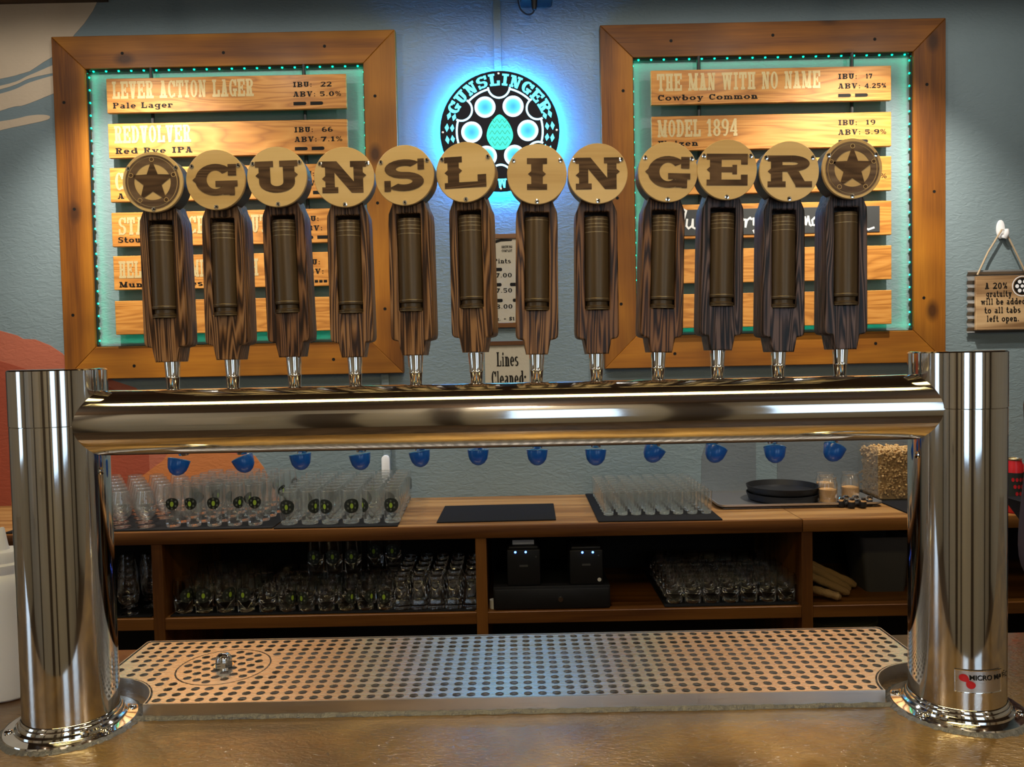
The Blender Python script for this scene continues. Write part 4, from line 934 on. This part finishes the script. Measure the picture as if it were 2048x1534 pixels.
ob('bin_body', MB().lathe([(0, 0), (.13, 0), (.165, .40), (.17, .42)], 32), 'olive', lid); ob('bin_lid', MB().lathe([(.178, .415), (.178, .435), (.165, .45), (.10, .47), (0, .475)], 32), 'olive', lid)

# ------------------------------------------------------------------ the bar counter
bar = thing('bar_counter', 'bar counter with mottled bronze resin top', 'counter', (0, 0, 0))
ob('bar_top', MB().box(-2.6, 2.6, -.34, .297, -.05, 0), 'bar', bar, bevel=.006)
ob('bar_front', MB().box(-2.6, 2.6, -.10, .0, -ZB, -.052), 'cab', bar, smooth=0)
ob('bar_shelf', MB().box(-2.6, 2.6, .0, .28, -.5, -.47), 'cab', bar, smooth=0)

# ------------------------------------------------------------------ drip tray
PX, PY0, PY1 = .660, .0094, .2722; S_ = .6459; CR = .1005
def tray_outline(ins=0, n=12):
    x = PX - ins; y0 = PY0 + ins; y1 = PY1 - ins; r = CR + ins
    cx, cy = .6475, .010
    a1 = math.asin((y0 - cy)/r)              # arc point on the front edge
    a2 = math.acos((x - cx)/r)               # arc point on the side edge
    rt_ = [(cx - r*cos(a1 + (pi - a1 - a2)*k/n), cy + r*sin(a1 + (pi - a1 - a2)*k/n)) for k in range(n+1)]
    lt_ = [(-x_, y_) for x_, y_ in rt_][::-1]
    ch = .004
    return rt_ + [(x, y1 - ch), (x - ch, y1), (-x + ch, y1), (-x, y1 - ch)] + lt_
tr = thing('drip_tray', 'long stainless drip tray with perforated plate under the taps', 'tray', (0, 0, 0))
ou = tray_outline(); iu = tray_outline(.0018); n = len(ou)
wl = MB().add([(x, y, 0) for x, y in ou] + [(x, y, .0225) for x, y in ou] + [(x, y, .0225) for x, y in iu] + [(x, y, .002) for x, y in iu],
              [(k*n + i, k*n + (i+1) % n, (k+1)*n + (i+1) % n, (k+1)*n + i) for k in range(3) for i in range(n)])
ob('tray_rim', wl, 'brush', tr, smooth=30)
link('tray_floor', fill2d([tray_outline(.001)], .002, 0, False), 'tin', tr, (0, 0, .002))
DX, DY, DR = -.4785, .150, .0755
holes = []
pl_in = tray_outline(.0045); px_, py_ = .02135, .01953
for i in range(-30, 31):
    for j in range(13):
        hx, hy = i*px_ + .0005, .0238 + j*py_
        if abs(hx) > .645: continue
        if math.hypot(abs(hx) - .6475, hy - .010) < CR + .0125: continue
        if math.hypot(hx - DX, hy - DY) < DR + .0075: continue
        if abs(hx) > .63 and abs(hy - .141) < .02: continue
        holes.append((hx, hy))
notch = [circ(s*.648, .1415, .0085, 12) for s in (-1, 1)]
pm_ = fill2d([pl_in, circ(DX, DY, DR, 40)] + [circ(hx, hy, .0068, 10) for hx, hy in holes] + notch, .0015, 0, False)
link('perforated_plate', pm_, 'plate', tr, (0, 0, .0208))
ca = RAD(-24); dh = []
for i in range(-4, 5):
    for j in range(-4, 5):
        u, v_ = i*.0195, j*.0195
        if math.hypot(u, v_) > DR - .0125 or (i == 0 and j == 0): continue
        dh.append((u*cos(ca) - v_*sin(ca), u*sin(ca) + v_*cos(ca)))
dc = link('drain_cover', fill2d([circ(0, 0, DR - .0025, 40)] + [circ(a, b, .0068, 10) for a, b in dh], .0015, 0, False), 'plate', tr, (DX, DY, .0208))
ob('dome_nut', MB().lathe([(.0165, .001), (.0165, .003)] , 24).lathe([(.0140, .003), (.0140, .0105)], 6).lathe([(.0128, .0105), (.0127, .014), (.0112, .0185), (.0080, .0220), (.004, .0238), (0, .0242)], 20), 'chrome', dc, smooth=30)
sb = MB(); rnd = random.Random(5); pts = []
for k in range(120):
    x = -.556 + 1.112*k/119; d_ = .006 + rnd.uniform(-.0012, .0016)
    pts.append((x, d_, .0045 + rnd.uniform(-.001, .001)))
vv = []; 
for x, d_, h in pts: vv += [(x, PY0, h), (x, PY0 - d_*.6, h*.75), (x, PY0 - d_, 0.0001)]
sb.add(vv, [(3*k + j, 3*k + j + 1, 3*k + j + 4, 3*k + j + 3) for k in range(119) for j in range(2)])
ob('sealant_bead', sb, 'silic', tr, smooth=60)

# ------------------------------------------------------------------ draught tower
tw = thing('beer_tower', 'polished steel draught tower of two columns joined by a tube', 'beer tower', (0, 0, 0))
R0 = .0635; HC = .5188; ZS = .4395; ZTB = .4400; RT = .0467
for s in (-1, 1):
    c = ob('column', MB().lathe([(R0, .012), (R0, ZS - .0006), (R0 - .001, ZS)], 96, cap=False), 'steel', tw, (s*S_, 0, 0), smooth=30)
    ob('cap', MB().lathe([(R0 - .001, ZS), (R0 + .0004, ZS + .0008), (R0 + .0004, HC - .002), (R0 - .0015, HC), (R0 - .004, HC + .0003), (0, HC + .0003)], 96), 'steel', c, smooth=30)
    ob('flange', MB().lathe([(.0872, .0002), (.0885, .0025), (.087, .0055), (.076, .0068), (.0735, .0074), (.0728, .0105), (.0700, .0125), (.0692, .0120), (.0686, .0160), (.0668, .0180), (.0660, .0172), (.0652, .0215), (.0640, .0225)], 96, cap=False), 'chrome', c, smooth=40)
    for a in (-118, -62, 62, 118) if s < 0 else (-118, -62, 62, 118):
        aa = RAD(a)
        sc_ = MB().lathe([(.0062, 0), (.0060, .0018), (.0035, .0034), (.0015, .0036), (.0013, .0026), (0, .0026)], 16)
        ob('screw', sc_, 'chrome', c, (.0790*sin(aa) if abs(a) > 0 else 0, -.0790*cos(aa), .0062))
    ob('screw', MB().lathe([(.0055, 0), (.005, .0016), (.002, .0022), (.0018, .001), (0, .001)], 14, (0, 0, 0), Matrix.Rotation(pi/2, 4, 'Y') if s < 0 else Matrix.Rotation(-pi/2, 4, 'Y')), 'chrome', c, (-s*(R0*.9995)*cos(RAD(10)), -R0*sin(RAD(10))*1.0, .372), smooth=40)
    seal = MB(); rnd = random.Random(11 + s); vv = []; n_ = 140
    for k in range(n_):
        a = 2*pi*k/n_; r2 = .0945 + rnd.uniform(-.0022, .0026); h = .004 + rnd.uniform(-.0008, .0008)
        vv += [(.0866*cos(a), .0866*sin(a), h), (.0912*cos(a), .0912*sin(a), h*.7), (r2*cos(a), r2*sin(a), .0001)]
    seal.add(vv, [(3*k + j, 3*k + j + 1, 3*((k+1) % n_) + j + 1, 3*((k+1) % n_) + j) for k in range(n_) for j in range(2)])
    ob('sealant_ring', seal, 'silic', c, smooth=60)
# cross tube: ends cut to the columns
cb = MB(); n_ = 72; m_ = 2; vv = []
for e in (-1, 1):
    for i in range(n_):
        a = 2*pi*i/n_; y, z = RT*cos(a), RT*sin(a)
        x = e*(S_ - math.sqrt(max(R0*R0 - y*y, 0)) + .0008); vv.append((x, y, ZTB + z))
cb.add(vv, [(i, (i+1) % n_, n_ + (i+1) % n_, n_ + i) for i in range(n_)])
ob('cross_tube', cb, 'steelx', tw, smooth=30)
# badge on the right column
bd = MB(); zb, hb, ha = .0635, .0155, RAD(29)
def wrap(u, z, r=R0 + .0011): a = -pi/2 + RAD(-2) + u; return (r*cos(a), r*sin(a), z)
k_ = rrect(-ha, ha, zb - hb, zb + hb, .004, 3)
NN = 20; vv = []; ff = []
for i in range(NN + 1):
    u = -ha + 2*ha*i/NN
    vv += [wrap(u, zb - hb, R0), wrap(u, zb - hb), wrap(u, zb + hb), wrap(u, zb + hb, R0)]
for i in range(NN):
    for j in range(3): ff.append((4*i + j, 4*i + j + 4, 4*i + j + 5, 4*i + j + 1))
bd.add(vv, ff)
bg = ob('badge', bd, 'brush', tw, (S_, 0, 0), smooth=40)
rim_ = MB().tube([wrap(a, z, R0 + .0014) for a, z in ((-ha, zb - hb), (-ha, zb + hb))] + [wrap(-ha + 2*ha*i/20, zb + hb, R0 + .0014) for i in range(21)] + [wrap(ha, zb - hb, R0 + .0014)] + [wrap(ha - 2*ha*i/20, zb - hb, R0 + .0014) for i in range(1, 20)], .0007, 5, True)
ob('badge_rim', rim_, 'chrome', bg)
def bend(me): 
    for v in me.vertices: v.co = Vector(wrap(v.co.x/R0, v.co.y, R0 + .0016))
def sans(s, size, x, z, off=.0):
    cu = bpy.data.curves.new('t', 'FONT'); cu.body = s; cu.size = size; cu.offset = off; cu.fill_mode = 'FRONT'
    o = bpy.data.objects.new('t', cu); COL.objects.link(o)
    me = bpy.data.meshes.new_from_object(o.evaluated_get(bpy.context.evaluated_depsgraph_get())); bpy.data.objects.remove(o)
    for v in me.vertices: v.co = Vector((v.co.x + x, v.co.y + z, 0))
    return me
me = sans('MICRO MATIC', .0098, -.0150, .0660, .00018); bend(me); me.materials.clear(); link('lettering', me, 'ink', bg)
def drop(cx, cz, flip):
    p = []
    for i in range(20):
        a = 2*pi*i/20; x, z = .0058*cos(a), .0052*sin(a)
        q = max(0, cos(a - (RAD(-40) if not flip else RAD(125))))
        p.append((cx + x*(1 + .35*q**6), cz + z*(1 + .35*q**6)))
    return p
fl = flat([[((x)/R0, z) for x, z in drop(-.0215, .0685, False)], [(x/R0, z) for x, z in drop(-.0125, .0588, True)]], 'emblem', 'red', bg, 0, fn=lambda u, z: wrap(u, z, R0 + .0017))

# taps
FX = [-.5237, -.4297, -.3326, -.2378, -.1431, -.0484, .0455, .1393, .2347, .3277, .4230, .5199]
DXc = [-.5260, -.4301, -.3389, -.2402, -.1439, -.0500, .0506, .1415, .2456, .3350, .4273, .5221]
DZc = [.7957, .7972, .7997, .7972, .7982, .8011, .7958, .7948, .7952, .7966, .7921, .7942]
fa = MB().lathe([(.0, 0), (.016, .0), (.016, .012), (.0105, .014), (.0105, .062)], 20, (0, .040, -.030), Matrix.Rotation(-pi/2, 4, 'X') )
fbody = MB().lathe([(.0, -.046), (.0125, -.044), (.0145, -.03), (.0145, -.012), (.0125, 0.0), (.0125, .006), (.0150, .008), (.0150, .014), (.010, .019), (.0085, .0205)], 20, (0, .1, -.0208)).mesh('faucet', smooth=35)
shank = MB().lathe([(.0165, 0), (.0165, .010), (.0110, .012), (.0110, .062)], 20, (0, .040, -.046), Matrix.Rotation(-pi/2, 4, 'X')).mesh('shank', smooth=35)
spm = MB().tube([(0, .104, -.044), (0, .112, -.054), (0, .121, -.066), (0, .1275, -.080), (0, .130, -.098)], [.0115, .0105, .0095, .0085, .0080], 14).mesh('spout', smooth=40)
for i in range(12):
    f = link('faucet', fbody, 'chrome', tw, (FX[i], 0, .474))
    link('shank', shank, 'chrome', f); link('spout', spm, 'chrome', f)

# blue faucet plugs on the spouts
LET = ['left star', 'first G', 'U', 'first N', 'S', 'L', 'I', 'second N', 'second G', 'E', 'R', 'right star']
plug = MB().lathe([(.0085, .001), (.0128, .0075), (.0142, .0075), (.0146, .004), (.0136, -.004), (.0122, -.012), (.0085, -.0195), (.004, -.0235), (0, -.0245)], 20)
pme = plug.mesh('faucet_plug', smooth=50)
rme = MB().tube([(.0139*cos(2*pi*k/20), .0139*sin(2*pi*k/20), .0072) for k in range(20)], .0013, 6, True).mesh('plug_rim')
PT = [(-.28, .15), (-.1, -.42), (-.1, -.12), (-.1, -.15), (-.1, -.15), (-.05, .0), (-.1, .02), (-.15, .04), (-.2, .5), (-.3, .4), (-.35, .1), (-.3, .45)]
PXZ = [(-.533, .352), (-.428, .354), (-.336, .357), (-.24, .355), (-.144, .358), (-.05, .359), (.045, .357), (.139, .355), (.233, .357), (.332, .355), (.427, .353), (.522, .353)]
for i in range(12):
    o = link('faucet_plug', pme, 'blue', None, (PXZ[i][0], .130, PXZ[i][1] + .0100)); o.rotation_euler = (PT[i][0], PT[i][1], 0); o.scale = (1.17, 1.17, .80)
    tag(o, 'blue plastic faucet plug hanging below the %s handle' % LET[i], 'faucet plug', 'blue faucet plugs under the taps')
    link('plug_rim', rme, 'blue2', o)

# ------------------------------------------------------------------ tap handles
def handle_body():
    r_side = [(.0148, .054), (.0160, .060), (.0176, .068), (.0184, .0735), (.0200, .0762), (.0240, .0768), (.0278, .0778), (.0296, .0795), (.0304, .083), (.0306, .09), (.0296, .255), (.0288, .268), (.0235, .281), (.0210, .290)]
    out = r_side + [(-x, z) for x, z in r_side[::-1]]
    slot = rrect(-.0205, .0205, .118, .2705, .004, 3)
    return fill2d([out, slot], .046, .0022)
HB = handle_body()
BACK = MB().box(-.022, .022, .010, .016, .112, .276)
backm = BACK.mesh('slot_back', smooth=0)
ferm = MB().lathe([(.0088, .0004), (.0100, .0255), (.0105, .0262), (.0108, .0275), (.0105, .029), (.0103, .0295), (.0120, .054), (.0120, .0565)], 24).mesh('ferrule', smooth=35)
CART = [(.0, 0), (.0196, 0), (.0203, .0012), (.0203, .0050), (.0172, .0064), (.0172, .0120), (.0200, .0135), (.0205, .0160), (.0203, .0175), (.0196, .0182), (.0196, .136), (.0192, .1405), (.0180, .1415), (.0175, .139), (0, .139)]
cartm = MB().lathe(CART, 32).mesh('cartridge', smooth=40)
bandm = {z: MB().lathe([(.0195, z - .0006), (.01985, z - .0003), (.01985, z + .0003), (.0195, z + .0006)], 32, cap=False).mesh('band', smooth=0) for z in (.0170, .0010, .1175, .1250, .1300, .1365)}
for z in (.0170, .0010):
    bandm[z] = MB().lathe([(.0204, z - .0004), (.0207, z - .0002), (.0207, z + .0002), (.0204, z + .0004)], 32, cap=False).mesh('band', smooth=0)
RX = Matrix.Rotation(pi/2, 4, 'X')
drumm = MB().lathe([(0, .002), (.040, .002), (.0432, .005), (.0432, .036), (.0432, .037)], 48, (0, 0, 0), RX).mesh('drum', smooth=35)
discm = MB().lathe([(0, 0), (.0448, 0), (.0448, .0045), (.0442, .0052), (0, .0052)], 64, (0, 0, 0), RX).mesh('disc', smooth=30)
scr = MB().lathe([(.0034, 0), (.0032, .0010), (.0014, .0012), (.0012, .0004), (0, .0004)], 14, (0, 0, 0), RX).mesh('screw', smooth=40)
scr_c = MB().lathe([(.0014, .0013), (0, .0013)], 8, (0, 0, 0), RX, cap=False).mesh('screw_socket', smooth=0)
WEST = (1.16, .355, .185, .205, .10)
LETTERS = ['*', 'G', 'U', 'N', 'S', 'L', 'I', 'N', 'G', 'E', 'R', '*']
def west(ch):
    w, st, sl, th, ov = WEST; k = {'I': .86, 'L': 1.12, 'E': 1.08, 'N': 1.16, 'R': 1.16}.get(ch, 1.12)
    w = w*k
    return glyph(ch, w, st, sl, th, ov, .10), w
def star(r, ri, cx=0, cz=0): return [((r if k % 2 == 0 else ri)*cos(pi/2 + k*pi/5) + cx, (r if k % 2 == 0 else ri)*sin(pi/2 + k*pi/5) + cz) for k in range(10)]
lab = ['tap handle with star badge at the far left end', 'tap handle with letter G between left star and U', 'tap handle with letter U near the left end', 'tap handle with letter N between U and S', 'tap handle with letter S left of centre', 'tap handle with letter L in front of the glowing sign', 'tap handle with letter I right of centre', 'tap handle with letter N between I and G', 'tap handle with letter G between N and E', 'tap handle with letter E near the right end', 'tap handle with letter R beside the right star', 'tap handle with star badge at the far right end']
wd = ['handleA', 'handleA', 'handleB', 'handleA', 'handleA', 'handleA', 'handleA', 'handleB', 'handleB', 'handleC', 'handleC', 'handleC']
yaw = [.02, -.02, 0, .05, -.10, -.16, 0, 0, .03, 0, .02, 0]
for i in range(12):
    dz = DZc[i] - .474; tl = math.atan2(DXc[i] - FX[i], dz)
    h = thing('tap_handle', 'dark wood ' + lab[i], 'tap handle', (FX[i], .1, .474), (0, tl, 0), 'tap handles along the tower')
    h.rotation_euler = (0, tl, yaw[i])
    sh = dz - .3218                                   # each handle stands a little higher or lower on its thread
    hb = HB if wd[i] == 'handleA' else HB
    me = HB.copy(); me.materials.clear(); b_ = link('handle_body', me, wd[i], h, (0, 0, sh))
    fe = link('ferrule', ferm, 'chrome', h)
    link('slot_back', backm, 'drum', h, (0, 0, sh))
    ct = link('cartridge', cartm, 'bronze', h, (0, -.0125, .1195 + sh))
    for z in bandm:
        if i == 6 and z in (.1175, .1250, .1300): continue
        if i == 11 and z in (.1175, .1300): continue
        link('band', bandm[z], 'brass', ct)
    link('drum', drumm, 'drum', h, (0, 0, .3218 + sh))
    d = link('disc', discm, 'ply', h, (0, -.0372, .3218 + sh))
    for a in (150, 30, 270):
        s_ = link('screw', scr, 'chrome', d, (.0405*cos(RAD(a)), -.0052, .0405*sin(RAD(a))))
        link('screw_socket', scr_c, 'ink', d, (.0405*cos(RAD(a)), -.0052, .0405*sin(RAD(a))))
    yd = -.0056
    if LETTERS[i] == '*':
        flat(arc_poly(.0270, .0362, 0, 360, 48) + arc_poly(.0374, .0402, 0, 360, 48), 'engraved_ring', 'ring', d, yd)
        p5 = star(.0335, .0140); tri = [[p5[(2*k - 1) % 10], p5[2*k], p5[(2*k+1) % 10]] for k in range(5)]
        tri = [[q[2], q[1], q[0]][::-1] for q in tri] + [[p5[k] for k in (1, 3, 5, 7, 9)]]
        flat(tri + [circ(.0332*cos(pi/2 + 2*k*pi/5), .0332*sin(pi/2 + 2*k*pi/5), .0028, 12) for k in range(5)], 'star', 'burn', d, yd - .0003)
        for k in range(5): flat([q for q in [[(.0332*cos(pi/2+2*k*pi/5) + r*cos(a), .0332*sin(pi/2+2*k*pi/5) + r*sin(a)) for r, a in ((.0028, b0), (.0035, b0), (.0035, b1), (.0028, b1))] for b0, b1 in ((2*pi*j/12, 2*pi*(j+1)/12) for j in range(12))]], 'star_outline', 'ply', d, yd - .0006)
    else:
        P, w = west(LETTERS[i]); k = .0470; kx = .0490
        flat([[((a - w/2)*kx, (b - .5)*k) for a, b in p] for p in P], 'letter', 'burn', d, yd)

# ------------------------------------------------------------------ white bottle at the left edge of the bar
bt = thing('squeeze_bottle', 'white plastic squeeze bottle behind the left column', 'bottle', (-.810, .112, 0))
ob('bottle_body', MB().lathe([(0, .001), (.040, .001), (.043, .004), (.043, .170), (.041, .186), (.036, .196), (.030, .200)], 40), 'white', bt)
ob('bottle_cap', MB().lathe([(.033, .198), (.0345, .201), (.0345, .212), (.030, .215), (.030, .229), (.028, .232), (.010, .233)], 40), 'white', bt)
ob('spout', MB().lathe([(.0095, .232), (.0075, .240), (.0035, .266), (.0025, .268), (.001, .267)], 20), 'white', bt)
wm = MB()
for k in range(7):
    a = RAD(-30 + 4*(k % 2)); z = .165 - k*.013
    wm.add([(.0434*cos(a + da), .0434*sin(a + da), z + dz) for da, dz in ((0, 0), (.16, .004), (.13, .0075), (.02, .0035))], [(0, 1, 2, 3)])
ob('ink_writing', wm, plain('blue_ink', (.02, .04, .18), .5), bt, smooth=0)

# ------------------------------------------------------------------ lamps over the bar (fixtures of the lights above; the aisle downlights are added)
t = thing('linear_lamp', 'long black linear lamp with warm diffuser hanging over the bar', 'lamp', (0, -.60, 1.93))
ob('housing', MB().box(-1.4, 1.4, -.145, .145, .006, .06), 'blackp', t, bevel=.004)
ob('diffuser', MB().box(-1.38, 1.38, -.138, .138, 0, .006), 'lampglow', t, smooth=0)
for x in (-1.1, 1.1): ob('hanger', MB().lathe([(.005, .05), (.005, CZ - 1.93)], 8), 'blackp', t, (x, 0, 0))
for i, (lx, ly) in enumerate(DOWN):
    t = thing('downlight', 'small round recessed ceiling downlight over the aisle, %s from left' % ORD[i], 'lamp', (lx, ly, CZ), group='downlights over the aisle')
    ob('trim_ring', MB().lathe([(.045, -.006), (.065, -.006), (.068, 0), (.045, 0)], 24, cap=False), 'white', t); ob('lens', MB().lathe([(0, -.002), (.045, -.002)], 24, cap=False), 'panelglow', t)
for i, lx in enumerate((-1.72, 0, 1.70)):
    t = thing('track_spot', 'black track spot aimed at the back wall, %s from left' % ORD[i], 'lamp', (lx, 1.84 if lx else 1.12, CZ), group='track spots')
    ob('arm', MB().lathe([(.012, -.13), (.012, 0)], 12), 'blackp', t); ob('can', MB().lathe([(.0, -.10), (.045, -.09), (.05, .04), (.045, .04), (.04, -.08), (0, -.085)], 20, (0, .0, -.17), Matrix.Rotation(RAD(-45), 4, 'X')), 'blackp', t)

# ------------------------------------------------------------------ bartender at the right edge
def skin_mesh(name, joints, edges, radii, sub=2, root=0):
    me = bpy.data.meshes.new(name); me.from_pydata(joints, edges, []); o = bpy.data.objects.new(name, me); COL.objects.link(o)
    sk = o.modifiers.new('s', 'SKIN'); sk.use_smooth_shade = True
    for i, v in enumerate(me.skin_vertices[0].data):
        r = radii[i]; v.radius = (r, r) if not isinstance(r, tuple) else r; v.use_root = (i == root)
    sb_ = o.modifiers.new('d', 'SUBSURF'); sb_.levels = sub; sb_.render_levels = sub
    m2 = bpy.data.meshes.new_from_object(o.evaluated_get(bpy.context.evaluated_depsgraph_get())); bpy.data.objects.remove(o); m2.shade_smooth(); m2.name = name
    return m2
PXc, PYc = 1.642, .93
person = thing('person', 'person with long dark red hair and dark clothes, cropped at right edge', 'person', (PXc, PYc, -ZB))
person.rotation_euler = (0, 0, 0)
J = [(0, 0, .93), (0, 0, 1.08), (-.02, 0, 1.25), (-.055, 0, 1.38), (-.085, -.01, 1.45), (-.12, -.02, 1.53), (-.14, -.02, 1.61),      # 0-6 pelvis..head
     (-.215, 0, 1.36), (-.255, .01, 1.01), (-.20, -.16, .90), (.125, 0, 1.36), (.20, .01, 1.08), (.12, -.20, 1.03),   # arms 7-12
     (-.09, 0, .88), (-.10, 0, .48), (-.10, .02, .09), (-.10, -.12, .035), (.09, 0, .88), (.10, 0, .48), (.10, .02, .09), (.10, -.12, .035)]
Ed = [(0,1),(1,2),(2,3),(3,4),(4,5),(5,6),(3,7),(7,8),(8,9),(3,10),(10,11),(11,12),(0,13),(13,14),(14,15),(15,16),(0,17),(17,18),(18,19),(19,20)]
Ra = [.13, .115, .125, .10, .05, .075, .085, .055, .042, .028, .055, .042, .028, .085, .055, .038, .03, .085, .055, .038, .03]
# hands: palm and five fingers each
def add_hand(w, d):
    b = len(J); w = Vector(w); s = d
    J.append(tuple(w + Vector((s*.02, -.05, -.005)))); Ed.append((9 if s > 0 else 12, b)); Ra.append(.026)
    for k, (ox, ln) in enumerate(((-.024, .055), (-.008, .065), (.008, .062), (.024, .050))):
        i0 = len(J); p = w + Vector((s*.02 + ox, -.085, -.008))
        J.append(tuple(p)); J.append(tuple(p + Vector((0, -ln*.6, -.006)))); J.append(tuple(p + Vector((0, -ln, -.022))))
        Ed.extend([(b, i0), (i0, i0+1), (i0+1, i0+2)]); Ra.extend([.0095, .009, .0078])
    i0 = len(J); p = w + Vector((s*.045, -.045, .0))
    J.append(tuple(p)); J.append(tuple(p + Vector((s*.018, -.030, -.008)))); Ed.extend([(b, i0), (i0, i0+1)]); Ra.extend([.011, .009])
add_hand(J[9], 1); add_hand(J[12], -1)
link('body', skin_mesh('body', J, Ed, Ra), 'skin', person)
link('shirt', skin_mesh('shirt', [J[k] for k in (0, 1, 2, 3)] + [(-.215, 0, 1.36), (-.255, .01, 1.01), (-.215, -.11, .935), (.125, 0, 1.36), (.20, .01, 1.08), (.145, -.14, 1.045), (-.05, -.005, 1.42)], [(0,1),(1,2),(2,3),(3,4),(4,5),(5,6),(3,7),(7,8),(8,9),(3,10)], [(.175, .14), (.165, .13), (.17, .135), .115, .068, .056, .045, .068, .056, .045, .06]), 'shirt', person)
link('apron', skin_mesh('apron', [(0, 0, 1.12), (0, 0, .95), (0, 0, .72), (0, 0, .5)], [(0,1),(1,2),(2,3)], [(.20, .15), (.245, .18), (.22, .17), (.2, .15)], root=1), 'sleeve', person)
link('trousers', skin_mesh('trousers', [J[0], J[13], J[14], (-.10, .02, .12), J[17], J[18], (.10, .02, .12)], [(0,1),(1,2),(2,3),(0,4),(4,5),(5,6)], [.14, .095, .068, .055, .095, .068, .055]), 'sleeve', person)
hm = MB()
for k in range(26):
    a = RAD(-60 + 300*k/25) ; x, y = .095*cos(a), .095*sin(a) + .0
    fx = -.02 if x < 0 else .02
    hm.tube([(x*.25, y*.25 - .01, 1.715), (x*.75, y*.75 - .01, 1.69), (x, y - .01, 1.62), (x*1.15 + fx, y*.9 - .03, 1.53), (x*1.45 + fx*2.2, y*.6 - .075, 1.44), (x*1.55 + fx*2.6, y*.4 - .10, 1.34), (x*1.45 + fx*2.4, y*.3 - .115, 1.27)], [.02, .024, .022, .022, .02, .016, .006], 7)
ob('hair', hm, 'hair', person, (-.14, 0, 0), smooth=60)
fc = MB()
for s in (-1, 1): fc.lathe([(0, .004), (.008, .003), (.011, 0)], 12, (s*.03, -.098, 1.60), RX)
ob('eyes', fc, 'white', person, (-.14, 0, 0))
ob('nose', MB().tube([(0, -.10, 1.605), (0, -.118, 1.575), (0, -.108, 1.562)], [.007, .012, .009], 8), 'skin', person, (-.14, 0, 0))
ob('mouth', MB().tube([(-.022, -.096, 1.538), (0, -.106, 1.535), (.022, -.096, 1.538)], [.003, .006, .003], 8), 'red', person, (-.14, 0, 0))
